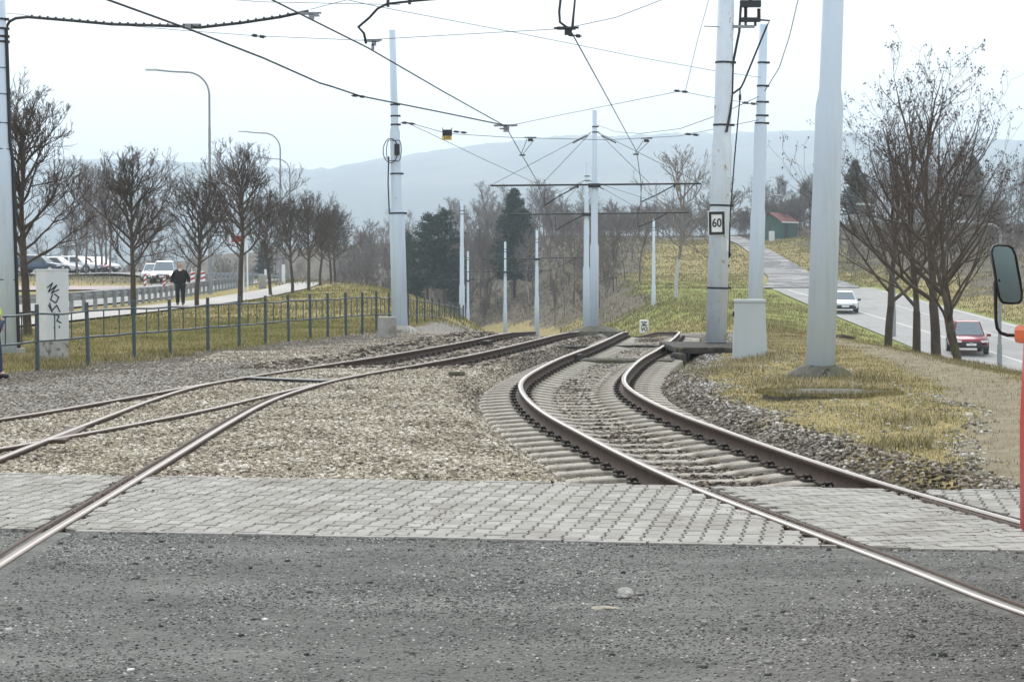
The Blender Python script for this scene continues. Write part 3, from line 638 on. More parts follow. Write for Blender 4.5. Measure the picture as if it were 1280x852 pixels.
lay_pavers(pv, Vector((1.2, 10.49, 0)), u0, v0, 60, 30, .118, .198, lambda x, y: ins2(x, y) and x > xRR(y) + .09, rnd, lo=lambda y: float(xRR(y)) + .095)
tu = Vector((.985, .20, 0)).normalized(); tv = Vector((-.20, .985, 0)).normalized()
lay_pavers(pv, Vector((1.0, 9.2, 0)), tv, tu, 76, 18, .118, .198, lambda x, y: ins2(x, y) and xRL(y) + .13 < x < xRR(y) - .13, rnd, lo=lambda y: float(xRL(y)) + .135, hi=lambda y: float(xRR(y)) - .135)
o = pv.build('pavement', M['paver']); tag(o, kind='structure')
kb = MB()
for (yf, z_) in ((YN, -.01), (YF, -.012)):
    x = -9.2
    while x < 7.5:
        yy = yf(x + .25)
        if all(abs(x + .25 - q) > .32 for q in (float(XB(yy)), float(xRL(yy)), float(xRR(yy)))):
            kb.box((x + .25, yy, z_ - .035 + rnd.uniform(-.006, .003)), (.49, .055, .09), rz=-.159 + rnd.uniform(-.01, .01), bev=.006)
        x += .5
o = kb.build('kerb', M['concrete']); tag(o, kind='structure')
# narrow edge stones along the rails inside the strip are left as dark joint

# ------------------------------------------------------------------ loose stones (ballast and yard grit)
def scatter(n, x0, x1, y0, y1, dens, seed, ybias=1.0):
    r_ = np.random.RandomState(seed); X = r_.uniform(x0, x1, n); Y = y0 + (y1 - y0) * r_.uniform(0, 1, n) ** ybias
    k = r_.uniform(0, 1, n) < dens(X, Y); return X[k], Y[k], r_
CUBE = np.array([(a, b_, c_) for c_ in (-1, 1) for b_ in (-1, 1) for a in (-1, 1)], float)
CF = np.array([(0, 2, 3, 1), (4, 5, 7, 6), (0, 1, 5, 4), (2, 6, 7, 3), (0, 4, 6, 2), (1, 3, 7, 5)])
def stones(name, X, Y, size, r_, m_, zoff=0.0, flat=.6):
    n = len(X); S = size * r_.uniform(.55, 1.45, n); V = CUBE[None] * (1 + r_.uniform(-.42, .25, (n, 8, 3)))
    V = V * np.stack([np.ones(n), r_.uniform(.6, 1, n), r_.uniform(.35, flat + .2, n)], -1)[:, None]
    a = r_.uniform(0, 6.28, n); t_ = r_.normal(0, .35, n)
    ca, sa, ct, st_ = np.cos(a), np.sin(a), np.cos(t_), np.sin(t_)
    Vx = V[..., 0]; Vy = V[..., 1] * ct[:, None] - V[..., 2] * st_[:, None]; Vz = V[..., 1] * st_[:, None] + V[..., 2] * ct[:, None]
    Wx = Vx * ca[:, None] - Vy * sa[:, None]; Wy = Vx * sa[:, None] + Vy * ca[:, None]
    h = S[:, None] * .5; Z = terrain(X, Y) + zoff
    P = np.stack([Wx * h + X[:, None], Wy * h + Y[:, None], Vz * h + Z[:, None] + S[:, None] * .12], -1).reshape(-1, 3)
    F = (CF[None] + (np.arange(n) * 8)[:, None, None]).reshape(-1, 4)
    o = np_mesh(name, P, F, m_); tag(o, kind='stuff'); return o
onrail = lambda X, Y: np.minimum.reduce([np.abs(X - XB(Y)), np.abs(X - XA(Y)) + (Y < 15), np.abs(X - xRL(Y)), np.abs(X - xRR(Y)), np.where(Y < 29.4, np.abs(X - XD(Y)), 9), np.where((Y > 12) & (Y < 29), np.abs(X - XC(Y)), 9)])
past = lambda X, Y: (Y > YF(X) + .05)
dtan = lambda X, Y: np.clip(tan_mask(X, Y), 0, 1) * past(X, Y) * (onrail(X, Y) > .06)
X, Y, r_ = scatter(210000, -5.8, 1.2, 15.0, 41, dtan, 1, 1.15); stones('ballast', X, Y, .026, r_, M['stone_tan'], -.003)
X, Y, r_ = scatter(42000, -5.8, 1.2, 15.0, 24, dtan, 12, 1.1); stones('ballast', X, Y, .022, r_, M['stone_tan'], -.002)
def dtrk(X, Y):
    d = np.abs(X - XR(Y)); return past(X, Y) * (d < 2.05) * (1 - .30 * (d < 1.3)) * (onrail(X, Y) > .10) * (1 - tan_mask(X, Y)) * (1 - sstep(0, .4, X - XR(Y) - 1.7))
X, Y, r_ = scatter(120000, -2.2, 6.5, 15.0, 56, dtrk, 2, 1.25); stones('ballast', X, Y, .030, r_, M['stone_mix'], .002)
def dsh(X, Y): return past(X, Y) * sstep(1.4, 1.9, X - XR(Y)) * (1 - .97 * grass_mask(X, Y)) * (1 - path_mask(X, Y)) * (X < 5.5)
X, Y, r_ = scatter(110000, 1.5, 6.0, 15.0, 50, dsh, 3, 1.2); stones('ballast', X, Y, .027, r_, M['stone_pale'])
def dmid(X, Y): return (Y > 34) * (onrail(X, Y) > .10) * (1 - tan_mask(X, Y)) * (X < XR(Y) - 1.7) * (X > XL(Y) - 2.2)
X, Y, r_ = scatter(42000, -5, 4, 34, 58, dmid, 4); stones('ballast', X, Y, .055, r_, M['stone_mix'], .006)
def dyard(X, Y): return (Y < YN(X) - .03) * (onrail(X, Y) > .12) * (.35 + .65 * sstep(.42, .6, fbm(X * .9, Y * .9, 71)))
X, Y, r_ = scatter(170000, -4.2, 5.2, 6.8, 13, dyard, 5, .9); stones('gravel', X, Y, .0085, r_, M['stone_grey'], -.001, .45)
X, Y, r_ = scatter(1800, -4.2, 5.2, 6.8, 13, dyard, 6, .9); stones('gravel', X, Y, .022, r_, M['stone_grey'], -.001, .4)
def dleft(X, Y): return (Y > YF(X) + .1) * (X < XA(Y) - .15) * (1 - grass_mask(X, Y)) * .8
X, Y, r_ = scatter(60000, -9.5, -1.5, 20, 52, dleft, 7, 1.1); stones('gravel', X, Y, .024, r_, M['stone_dirt'], -.002, .45)

def dpav(X, Y): return (Y > YN(X) + .03) * (Y < YF(X) - .03) * (onrail(X, Y) > .05) * (.05 + .95 * sstep(.55, .68, fbm(X * 1.7, Y * 1.7, 75)) + .9 * np.exp(-((Y - YN(X)) / .12) ** 2) + .9 * np.exp(-((Y - YF(X)) / .15) ** 2) + 1.2 * (onrail(X, Y) < .2))
X, Y, r_ = scatter(16000, -4.5, 4.6, 11, 16.2, dpav, 9); stones('grit', X, Y, .011, r_, M['stone_dirt'], .052, .5)
# ------------------------------------------------------------------ grass
def blades(name, X, Y, h0, r_, m_, wid=.006, lean=.45):
    n = len(X); H = h0 * r_.uniform(.4, 1.5, n); a = r_.uniform(0, 6.28, n); l = r_.uniform(.05, lean, n) * H * 1.6; b_ = r_.uniform(0, 6.28, n)
    Z = terrain(X, Y); W = wid * (1 + Y * .012)
    P = np.empty((n, 3, 3)); P[:, 0] = np.c_[X - np.cos(a) * W, Y - np.sin(a) * W, Z - .01]; P[:, 1] = np.c_[X + np.cos(a) * W, Y + np.sin(a) * W, Z - .01]
    P[:, 2] = np.c_[X + np.cos(b_) * l, Y + np.sin(b_) * l, Z + H]
    o = np_mesh(name, P.reshape(-1, 3), np.arange(n * 3).reshape(-1, 3), m_); tag(o, kind='stuff'); return o
clump = lambda X, Y, s: sstep(.40, .60, fbm(X * 2.2, Y * 1.6, s))
dgr = lambda X, Y: np.maximum(grass_mask(X, Y), .35 * (X > XR(Y) + 1.5) * (X < 7) * (Y > YF(X)) * clump(X * 1.7, Y * 1.5, 83)) * (.5 + .5 * clump(X, Y, 81))
X, Y, r_ = scatter(420000, 2.6, 13, 15, 64, dgr, 21, 1.0); blades('grass', X, Y, .030, r_, M['grass_r'], .0038)
X, Y, r_ = scatter(360000, -13, -1.0, 29, 68, lambda X, Y: dgr(X, Y) * (X < XM(Y) - 3.8), 22, 1.0); blades('grass', X, Y, .055, r_, M['grass_l'], .005)
def dfar(X, Y): return grass_mask(X, Y) * (.3 + .7 * clump(X * .5, Y * .5, 84)) * ~((X > 21.3) & (X < 32) & (Y < 178)) * ~((Y >= 178) & (X > np.interp(Y, [175, 215, 240, 262, 290], [21.4, 26.3, 28.0, 28.3, 28.5])) & (X < np.interp(Y, [175, 215, 240, 262, 290], [30.3, 31.7, 31.8, 31.6, 32.8]))) * ~((X < -12.7) & (X > -26))
X, Y, r_ = scatter(160000, -14, 21.4, 60, 150, lambda X, Y: dfar(X, Y) * (np.abs(X - XM(Y)) > 4.4), 23, 1.0); blades('grass', X, Y, .12, r_, M['grass_l'], .010)
M['brush'] = island_mat('dry_brush', [(0, (.06, .055, .025)), (.4, (.16, .145, .07)), (.75, (.28, .24, .12)), (1, (.40, .34, .20))], var=.3, scale=.12)
def dbr(X, Y): return brown_mask(X, Y) * (np.abs(X - XM(Y)) > 5) * ~((X > 21) & (X < 33) & (Y < 300)) * (.3 + .7 * clump(X * .2, Y * .2, 88)) * (Y > 120)
X, Y, r_ = scatter(150000, -55, 75, 125, 330, dbr, 24, 1.0); blades('undergrowth', X, Y, .26, r_, M['brush'], .012, .8)
X, Y, r_ = scatter(330000, 4, 62, 95, 285, lambda X, Y: dfar(X, Y) * (brown_mask(X, Y) < .8) * ((Y > 140) | (X > 31)), 25, 1.0); blades('grass', X, Y, .16, r_, M['grass_l'], .012)
# taller straw at the foot of poles, trees and along the shoulder
TUF = [(11.5, 62, 1.2), (11.55, 58, 1.2), (11.5, 55, 1.3), (11.1, 50, 1.5), (11.0, 46, 1.8), (10.5, 48, 1.5), (4.2, 36.5, .8), (3.4, 33.5, .9), (4.6, 38, .8), (-7.6, 34, .7), (-7.0, 36.9, .6), (-8.6, 36.3, 1.0), (-6.6, 38.5, .8), (-9.5, 39.8, 1.2), (-11.9, 50, 1), (-3.5, 53.2, .9), (3.9, 29.6, .7), (5.2, 29.8, .8), (4.2, 27.5, .8), (4.3, 22, .5), (3.7, 19, .5)]
r_ = np.random.RandomState(31); TX, TY = [], []
for (cx, cy, rr) in TUF:
    k = int(700 * rr); TX.append(cx + r_.normal(0, rr * .45, k)); TY.append(cy + r_.normal(0, rr * .6, k))
TX, TY = np.concatenate(TX), np.concatenate(TY); k = (np.abs(TX - XR(TY)) > 1.5)
blades('grass', TX[k], TY[k], .10, r_, M['grass_r'], .005, .6)

# pale stone and dry clod in the yard
def rock(name, c, d, m_, seed, label, cat):
    bm = bmesh.new(); bmesh.ops.create_icosphere(bm, subdivisions=3, radius=1); rr = random.Random(seed)
    from mathutils import noise as mn
    off = Vector((seed * 3.1, seed * 1.7, 0))
    for v_ in bm.verts:
        k_ = 1 + .35 * mn.noise(v_.co * 1.3 + off) + .12 * mn.noise(v_.co * 4 + off)
        v_.co = Vector((v_.co.x * d[0] * k_ / 2, v_.co.y * d[1] * k_ / 2, max(v_.co.z, -.5) * d[2] * k_ / 1.5))
    me = bpy.data.meshes.new(name); bm.to_mesh(me); bm.free(); me.materials.append(m_)
    o = bpy.data.objects.new(name, me); COL.objects.link(o); o.location = c; tag(o, label, cat); return o
M['stone_w'] = mat('pale_stone', (.52, .50, .46), .8, var=.2, scale=20, bump=.3)
M['clod'] = mat('dry_clod', (.36, .33, .25), .95, var=.25, scale=20, bump=.3)
M['soil'] = mat('dark_soil', (.035, .028, .02), 1, var=.4, scale=8, bump=.8)
g0 = gp(782, 744); rock('stone', (g0.x, g0.y, .008), (.075, .06, .045), M['stone_w'], 2, 'pale rounded stone lying on the dark grey gravel', 'stone')
g0 = gp(757, 757); rock('stone', (g0.x, g0.y, -.01), (.13, .07, .014), M['clod'], 5, 'flat brownish stone just below the pale rounded one', 'stone')
g0 = gp(1089, 430.5, -.35); rock('molehill', (g0.x, 46 * 1.25, TZ(g0.x, 57.5) + .05), (.75, .6, .22), M['soil'], 7, 'dark heap of earth on the grass beside the first tree', 'soil heap')

# ------------------------------------------------------------------ masts
def mast(name, label, base, H, steps, lean=0.0, group=None, m_=None, leany=0.0, bands=()):
    """steps: [(height, radius), ...] with collars; base is a world point"""
    t_ = thing(name, label, 'pole', base, 0, group); mb = MB(); pts, rs = [], []
    for i, (h, r) in enumerate(steps):
        if i: pts.append(h + .0); rs.append(r); 
        else: pts.append(h); rs.append(r)
    P = [(lean * h, leany * h, h) for h in pts]
    mb.tube(P, rs, 20)
    mb.build('shaft', m_ or M['pole'], t_, smooth=False)
    for p in t_.children[0].data.polygons: p.use_smooth = len(p.vertices) == 4
    hs = np.array(pts); rr = np.array(rs)
    for h in bands:
        r = float(np.interp(h, hs, rr)); bb = MB(); bb.tube([(lean * (h - .02), 0, h - .02), (lean * (h + .02), 0, h + .02)], r + .012, 16)
        bb.box((lean * h + r + .03, -.02, h), (.07, .05, .05)); bb.build('band', M['steel_dark'], t_)
    return t_
def steps3(k, H, r=(.21, .205, .14, .135, .10, .085), a=3.1, b_=5.25):
    return [(-.4, r[0]), (a, r[1]), (a + .16, r[2]), (b_, r[3]), (b_ + .14, r[4]), (H, r[5])]
# the big front mast (31 m away)
b0 = gp(1025, 468); b0.z = 0
pf = mast('catenary_pole', 'thick pale grey tram mast nearest the camera, on a broken footing', b0, 9, [(0, .222), (4.08, .212), (4.34, .168), (9.2, .145)], .030)
ft = MB(b0); 
ft.loft([[(b0.x + math.cos(q) * r1 * k1, b0.y + math.sin(q) * r1 * .8, z1) for q, k1 in zip(np.linspace(0, 2 * math.pi, 14, endpoint=False), (1, .9, 1.1, .95, 1, 1.15, .9, 1, 1.05, .95, 1.1, 1, .9, 1.05))] for r1, z1 in ((.62, -.12), (.50, .02), (.34, .12), (.25, .15))])
ft.build('footing', M['concrete_dark'], pf)
sb = MB(); g0 = gp(1035, 490)
ring = lambda k_, z_, s_=1: [(g0.x + .0 + math.cos(q) * .84 * k_ * rr_, g0.y + math.sin(q) * .62 * k_ * rr_, z_) for q, rr_ in zip(np.linspace(0, 6.283, 18, endpoint=False), [1, 1.05, .9, 1.1, .95, 1, 1.08, .92, 1.05, 1, .9, 1.1, 1.0, .93, 1.07, 1, .95, 1.05])]
sb.loft([ring(1.02, -.25), ring(1, -.02), ring(.93, .02), ring(.4, .03)])
tag(sb.build('mossy_slab', M['moss'] if False else M['concrete_dark']), 'cracked mossy concrete slab round the foot of the nearest mast', 'slab')
r_ = np.random.RandomState(41); q = r_.uniform(0, 6.28, 5200); rr_ = r_.uniform(.2, 1.08, 5200) ** .45
rr_ = rr_ * (.85 + .5 * vnoise(np.cos(q) * 2.5 + 7, np.sin(q) * 2.5 + 7, 5))
MX_, MY_ = g0.x + np.cos(q) * .86 * rr_, g0.y + np.sin(q) * .66 * rr_
k = (MX_ - b0.x) ** 2 + (MY_ - b0.y) ** 2 > .3 ** 2
n = int(k.sum()); Hh = r_.uniform(.01, .07, n); X, Y = MX_[k], MY_[k]; a = r_.uniform(0, 6.28, n)
P = np.empty((n, 3, 3)); P[:, 0] = np.c_[X - .006 * np.cos(a), Y, np.full(n, -.02)]; P[:, 1] = np.c_[X + .006 * np.cos(a), Y, np.full(n, -.02)]; P[:, 2] = np.c_[X + r_.normal(0, .02, n), Y + r_.normal(0, .02, n), Hh]
tag(np_mesh('grass', P.reshape(-1, 3), np.arange(n * 3).reshape(-1, 3), M['moss']), kind='stuff')
# sign-carrying mast at 43.7 m
b1 = gp(895, 431); b1.z = .06
pm1 = mast('catenary_pole', 'rust stained tram mast carrying the speed sign and isolator', b1, 9, [(0, .222), (4.15, .212), (4.32, .19), (9.0, .165)], .026, m_=M['pole_worn'], bands=(1.15, 2.9, 5.92, 4.6))
sb = MB(); zt = .06
sb.box((4.02, 42.4, -.02), (1.55, 3.4, .13), rz=.03, bev=.03)
sb.box((3.42, 40.9, -.22), (.24, .5, .38), rz=.1, bev=.04); sb.box((3.30, 40.3, -.30), (.16, .5, .5), rz=.3, bev=.05)
sb.box((4.15, 42.6, -.22), (1.2, 3.0, .36), bev=.03)
tag(sb.build('concrete_slab', M['slab_dark']), 'undermined dark concrete slab under the rust stained mast', 'slab')
# mast behind the grey cabinet
b2_ = gp(943, 421); b2_.z = -.05
pm2 = mast('catenary_pole', 'slim three-step tram mast rising behind the grey cabinet', b2_, 7.9, steps3(1, 7.45, (.185, .175, .155, .15, .115, .10), 2.95, 5.05), .025, bands=(5.3, 5.62, 6.0, 6.55, 5.12))
# left mast by the railing
b3 = gp(500, 412); b3.z = 0
pm3 = mast('catenary_pole', 'three-step tram mast on the left beside a small concrete block', b3, 7.95, steps3(1, 7.95), -.024, bands=(5.45, 5.68, 5.98, 3.1, 4.15))
cc = MB(b3); sgn = [(b3.x - .13 * 1 + .22 * math.cos(q) * .9 - .1, b3.y - .2 + .05 * math.sin(3 * q), 4.75 + .32 * math.sin(q)) for q in np.linspace(0, 6.28, 20)]
cc.tube(sgn, .012, 6); cc.tube([(p[0] + .09, p[1] - .03, p[2] + .06 * math.sin(i)) for i, p in enumerate(sgn)], .012, 6)
cc.box((b3.x - .06, b3.y - .17, 4.78), (.14, .1, .30), bev=.02)
cc.tube([(b3.x - .28, b3.y - .18, 4.6), (b3.x - .3, b3.y - .18, 3.9), (b3.x - .27, b3.y - .15, 3.1)], .018, 6)
cc.build('cable_coil', M['steel_dark'], pm3)
fb = MB(); g0 = gp(484, 419.5); fb.box((g0.x, g0.y, .20), (.44, .4, .52), rz=.1, bev=.03)
tag(fb.build('concrete_block', M['concrete']), 'pale concrete block standing left of the three-step mast foot', 'block')
fb = MB(b3); fb.loft([[(b3.x + math.cos(q) * r1, b3.y - .1 + math.sin(q) * r1, z1) for q in np.linspace(0, 6.28, 12, endpoint=False)] for r1, z1 in ((.62, -.1), (.45, .02), (.3, .10), (.2, .12))])
fb.build('footing', M['concrete'], pm3)
# far left mast with cable
b4 = gp(8, 441); b4.z = 0
pm4 = mast('catenary_pole', 'thick pale mast at the left edge with a black cable down its side', b4, 9, [(0, .24), (3.75, .215), (4.0, .175), (9, .14)], -.018, bands=(6.05, 6.2, 6.38, 5.95))
cb = MB(b4); xs_ = lambda h: b4.x - .018 * h + float(np.interp(h, [0, 3.75, 4.0, 9], [.24, .215, .175, .14])) + .015
cb.tube([(xs_(h), b4.y - .05, h) for h in (0, 1, 2, 3, 3.7)] + [(xs_(h), b4.y - .05, h) for h in (4.05, 5, 6, 6.2)], .035, 8)
for h in (3.9, 4.4, 4.95, 5.45, 1.4): cb.tube([(xs_(h) + .02, b4.y - .06, h), (xs_(h) - .25, b4.y - .25, h + .01), (xs_(h) - .5, b4.y, h + .02)], .010, 5)
cb.build('cable', M['black'], pm4)
g0 = gp(25, 441); fb = MB(); fb.box((g0.x, g0.y, .04), (.2, .2, .12), rz=.3, bev=.03); tag(fb.build('concrete_lump', M['concrete']), 'broken lump of concrete at the foot of the left edge mast', 'block')

# far masts beyond the crest: (px, top py, step py, Y, r scale, label)
FAR = [(743, 138, 308, 75, 1.0, 'tallest far mast over the crest, carrying the wide double cross arm'),
       (733, 204, 336, 94, 1.0, 'second far mast just left of the tallest one'),
       (577.5, 250, 358, 115, 1.0, 'far mast beyond the end of the railing, left of the conifers'),
       (671, 288, 372, 138, .95, 'far mast standing before the hillside, right of the tall conifer'),
       (631.5, 302, 380, 160, .95, 'far mast in front of the tall conifer'),
       (585, 314, 388, 188, .95, 'thin far mast just right of the railing end mast'),
       (817, 274, 358, 148, 1.0, 'far mast on the right bank beside the white graffiti box')]
POLES = {}
for (px_, ty, sy, Y_, k_, lb) in FAR:
    s_ = at(px_, sy, Y_); t_ = at(px_, ty, Y_); H = t_.z - (s_.z - 3.1)
    base = Vector((s_.x, Y_, s_.z - 3.1)); gz = TZ(base.x, Y_); low = min(-.4, gz - base.z - .2)
    st = [(low, .165 * k_), (3.1, .155 * k_), (3.24, .125 * k_), (3.1 + (H - 3.1) * .45, .12 * k_), (3.2 + (H - 3.1) * .45, .10 * k_), (H, .085 * k_)]
    POLES[px_] = (mast('catenary_pole', lb, base, H, st, 0, 'catenary poles beyond the crest', bands=(H - .6, H - .8)), base, H)
fb = MB(POLES[743][1]); b_ = at(745, 411, 74.2)
fb.loft([[(b_.x + math.cos(q) * r1, b_.y + math.sin(q) * r1 * .6, b_.z + z1) for q in np.linspace(0, 6.28, 10, endpoint=False)] for r1, z1 in ((1.2, -.6), (.95, -.08), (.4, .10), (.3, .11))]); fb.build('footing', M['concrete_dark'], POLES[743][0])
# graffiti box beside the right bank mast
def strokes(mb, lines, c, u, v, w_, nrm):
    for ln in lines:
        P = [c + u * a + v * b_ + nrm * .006 for a, b_ in ln]
        for p, q in zip(P[:-1], P[1:]):
            d = (q - p); 
            if d.length < 1e-6: continue
            s_ = nrm.cross(d).normalized() * w_ / 2; e_ = d.normalized() * w_ * .3
            mb.prism([p - s_ - e_, q - s_ + e_, q + s_ + e_, p + s_ - e_], nrm * .002)
g0 = at(805, 415, 120); wb = thing('signal_box', 'small white box with black graffiti beside the right bank mast', 'cabinet', (g0.x, 120, TZ(g0.x, 120)))
hgt = .78
bb = MB(); bb.box((0, 0, hgt / 2), (.52, .4, hgt), bev=.02); bb.build('body', M['white'], wb)
gg = MB(); z0 = hgt - .62
strokes(gg, [[(-.18, .5), (.14, .5), (-.1, .36), (.16, .32), (-.16, .28)], [(-.16, .2), (-.12, 0), (-.02, .18), (.04, .0)], [(.06, .2), (.17, .18), (.16, .02), (.07, .0)], [(-.1, .42), (.05, .28)]], Vector((0, -.2, z0)), Vector((1, 0, 0)), Vector((0, 0, 1)), .05, Vector((0, -1, 0)))
gg.build('graffiti', M['black'], wb)

# ------------------------------------------------------------------ overhead line
def wire(name, pts, r, label, cat='wire', m_='wire', sub=6, group=None):
    P = [Vector(p) for p in pts]
    if sub > 1 and len(P) > 2:
        Q = []; E_ = [2 * P[0] - P[1]] + P + [2 * P[-1] - P[-2]]
        for i in range(1, len(E_) - 2):
            for t_ in np.linspace(0, 1, sub, endpoint=False):
                a, b_, c_, d = E_[i - 1], E_[i], E_[i + 1], E_[i + 2]
                Q.append(.5 * ((2 * b_) + (c_ - a) * t_ + (2 * a - 5 * b_ + 4 * c_ - d) * t_ ** 2 + (3 * b_ - a - 3 * c_ + d) * t_ ** 3))
        Q.append(P[-1]); P = Q
    mb = MB(); mb.tube(P, r, 6); o = mb.build(name, M[m_]); tag(o, label, cat, group); return o
def pp(*a): return [at(*q) for q in a]
def clampbits(mb, p, s=1.0):
    p = Vector(p); mb.box(p, (.30 * s, .05, .05)); mb.box(p + Vector((.02, 0, -.06 * s)), (.10 * s, .05, .10 * s)); mb.tube([p + Vector((-.2 * s, 0, 0)), p + Vector((.2 * s, 0, .01))], .02 * s, 6)
cw = lambda Y_, px_: at(px_, YH - 3.9 * FPX / Y_, Y_)
wire('contact_wire', [at(190, -95, 22), at(340, 0, 29.4), at(460, 60, 35.8), at(555, 115, 44), at(632, 158, 55.3), at(672, 228, 75)], .013, 'dark contact wire over the left track, running down to the first cross arm', sub=1)
wire('contact_wire', [at(-20, -60, 24), at(135, 0, 29.4), at(240, 38, 33), at(330, 73, 37), at(400, 104, 42), at(414, 108, 42.5), at(450, 120, 45), at(540, 138, 50), at(635, 157.5, 55.3)], .017, 'thick overhead wire from the upper left corner joining at the double clamp', sub=1)
wire('contact_wire', [at(722, -30, 27), at(714, 40, 33), at(757, 118, 46), at(796, 190, 68), at(802, 234, 75)], .012, 'dark contact wire over the right track', sub=1)
wire('contact_wire', [at(672, 229, 75), at(683, 262, 84), at(690, 285, 94), at(700, 318, 115), at(680, 332, 138), at(630, 345, 160)], .010, 'far contact wire of the left track beyond the first cross arm', sub=1)
wire('contact_wire', [at(802, 234, 75), at(800, 258, 84), at(792, 282, 94), at(750, 318, 120), at(715, 332, 140)], .010, 'far contact wire of the right track beyond the first cross arm', sub=1)
# left feeder
t_ = thing('feeder_cable', 'thick sagging feeder cable from the left edge mast to a clamp', 'cable', at(225, 33, 38.5)); o_ = t_.location
mb = MB(o_); mb.tube(pp((8, 34, 39.4), (12, 27, 39.3), (20, 23, 39.2), (35, 21.5, 39), (90, 26, 38.8), (140, 30.5, 38.6), (225, 33, 38.4), (250, 34.5, 38.2), (300, 29, 38), (350, 21.5, 37.6), (385, 14, 37.3)), .028, 8)
for x_ in range(40, 370, 10): 
    yy = np.interp(x_, [35, 90, 140, 225, 250, 300, 350, 385], [21.5, 26, 30.5, 33, 34.5, 29, 21.5, 14]); q = at(x_, yy - .6, 38.6 - (x_ - 35) * .0035); mb.box(q, (.03, .07, .07))
mb.build('cable', M['black'], t_)
mb = MB(o_); clampbits(mb, at(388, 17, 37.2), 1); mb.box(at(394, 20, 37.2), (.16, .04, .03)); mb.box(at(240, 33, 38.3), (.34, .09, .09)); mb.build('clamp', M['galv'], t_)
SP = [('span_wire', [(8, 17, 39.5), (24, 18, 39.3), (60, 24, 39), (225, 38, 38.3), (320, 45, 37), (450, 50.5, 36), (580, 43, 34.5), (705, 36, 33), (770, 22, 32), (835, -3, 31)], .0055, 'long thin span wire from the left edge mast over both tracks'),
      ('span_wire', [(388, 12, 37.2), (415, 5, 37), (445, -3, 36.8)], .006, 'short thin wire rising from the feeder cable clamp'),
      ('span_wire', [(255, -3, 38), (325, 2.5, 37.5), (445, 5, 36), (500, 6, 35.5)], .006, 'thin wire along the very top of the picture'),
      ('span_wire', [(425, -2, 36), (470, 8, 36.5), (640, 40, 40), (800, 72, 45), (890, 88, 47), (951, 97, 48)], .006, 'thin wire sloping from the top to the slim three-step mast'),
      ('span_wire', [(505, 152, 54), (560, 167, 55), (640, 172, 57), (760, 175, 60), (850, 170, 55), (900, 160, 50), (948, 150, 48)], .008, 'span wire with the hanging plate between left and right masts'),
      ('span_wire', [(505, 152, 54), (540, 168, 58), (600, 197, 65), (672, 230, 75)], .008, 'stay wire from the left mast down to the first cross arm'),
      ('span_wire', [(637, 157, 55.3), (700, 144, 53), (770, 130, 50), (850, 114, 48), (885, 121, 48), (948, 131, 48)], .007, 'wire from the double clamp to the slim three-step mast'),
      ('span_wire', [(887, -4, 40), (872, 50, 44), (857, 113, 48)], .006, 'thin wire dropping steeply from the top edge'),
      ('feeder_wire', [(999, -6, 46), (987, 45, 46.5), (974, 85, 47), (956, 114, 48)], .010, 'dark curved wire dropping to the slim mast from the top edge'),
      ('span_wire', [(746, 156, 75), (770, 165, 70), (800, 167, 66), (850, 161, 58), (900, 143, 52), (948, 121, 48)], .009, 'sagging wire between the tallest far mast and the slim mast')]
for nme, pts, r, lb in SP: wire(nme, pp(*pts), r, lb, m_='wire_thin' if r < .01 else 'wire', sub=1)
mb = MB()
mb.tube(pp((556, -2, 35), (520, 1, 35), (484, 5, 35), (472, 11, 35), (462, 22, 35.2), (448, 34, 35.4), (455, 42, 35.5), (457.5, 54, 35.7)), .022, 8)
for x_ in (485, 512): mb.box(at(x_, 4.5 - (x_ - 485) * .12, 35), (.05, .06, .12))
tag(mb.build('jumper_cable', M['black']), 'thick black jumper bending down from the top edge to the contact wire', 'cable')
mb = MB(); clampbits(mb, at(466, 51, 35.9), .8); mb.box(at(466, 59, 35.9), (.05, .05, .10)); tag(mb.build('wire_clamp', M['galv']), 'small hanging clamp on the contact wire under the black jumper', 'clamp')
mb = MB(); mb.tube(pp((701, -3, 33), (699, 15, 33), (700, 28, 33), (708, 34, 33), (716, 37, 33)), .020, 8); mb.tube(pp((719, -3, 32.8), (717, 20, 33), (716, 36, 33)), .016, 8); tag(mb.build('jumper_cable', M['black']), 'pair of black loops meeting at the clamp over the right track', 'cable')
mb = MB(); clampbits(mb, at(708, 35.5, 33), 1.0); tag(mb.build('wire_clamp', M['steel_dark']), 'dark clamp on the contact wire over the right track near the top', 'clamp')
mb = MB(); clampbits(mb, at(632, 157, 55.2), 1.6); mb.box(at(630, 161, 55.2), (.25, .05, .04)); tag(mb.build('wire_clamp', M['galv']), 'double clamp joining two overhead wires above the left track', 'clamp')
for (x_, y_, Y_, lb) in ((448, 120, 45, 'small turnbuckle at the kink of the thick overhead wire'), (575, 165, 55, 'dark insulator on the span wire just right of the hanging plate'), (718, 44, 33, 'small knob under the clamp over the right track'),
                     (851, 114, 48, 'dark insulator where the steep thin wire ends'), (865, 168, 53, 'insulator on the span wire left of the rust stained mast'), (510, 154, 54.2, 'dark insulator beside the left three-step mast'), (937, 129, 48.2, 'small insulator left of the slim mast'), (323, 45, 37, 'insulator pair on the long thin span wire')):
    mb = MB(); p = at(x_, y_, Y_); dx = .006 * Y_ * .4
    mb.tube([p + Vector((-dx * 1.2, 0, .01)), p + Vector((-dx * .3, 0, 0))], .03, 7); mb.tube([p + Vector((dx * .3, 0, -.01)), p + Vector((dx * 1.2, 0, -.02))], .03, 7); mb.tube([p + Vector((-dx * 1.5, 0, .01)), p + Vector((dx * 1.5, 0, -.02))], .012, 5)
    tag(mb.build('insulator', M['steel_dark']), lb, 'insulator')
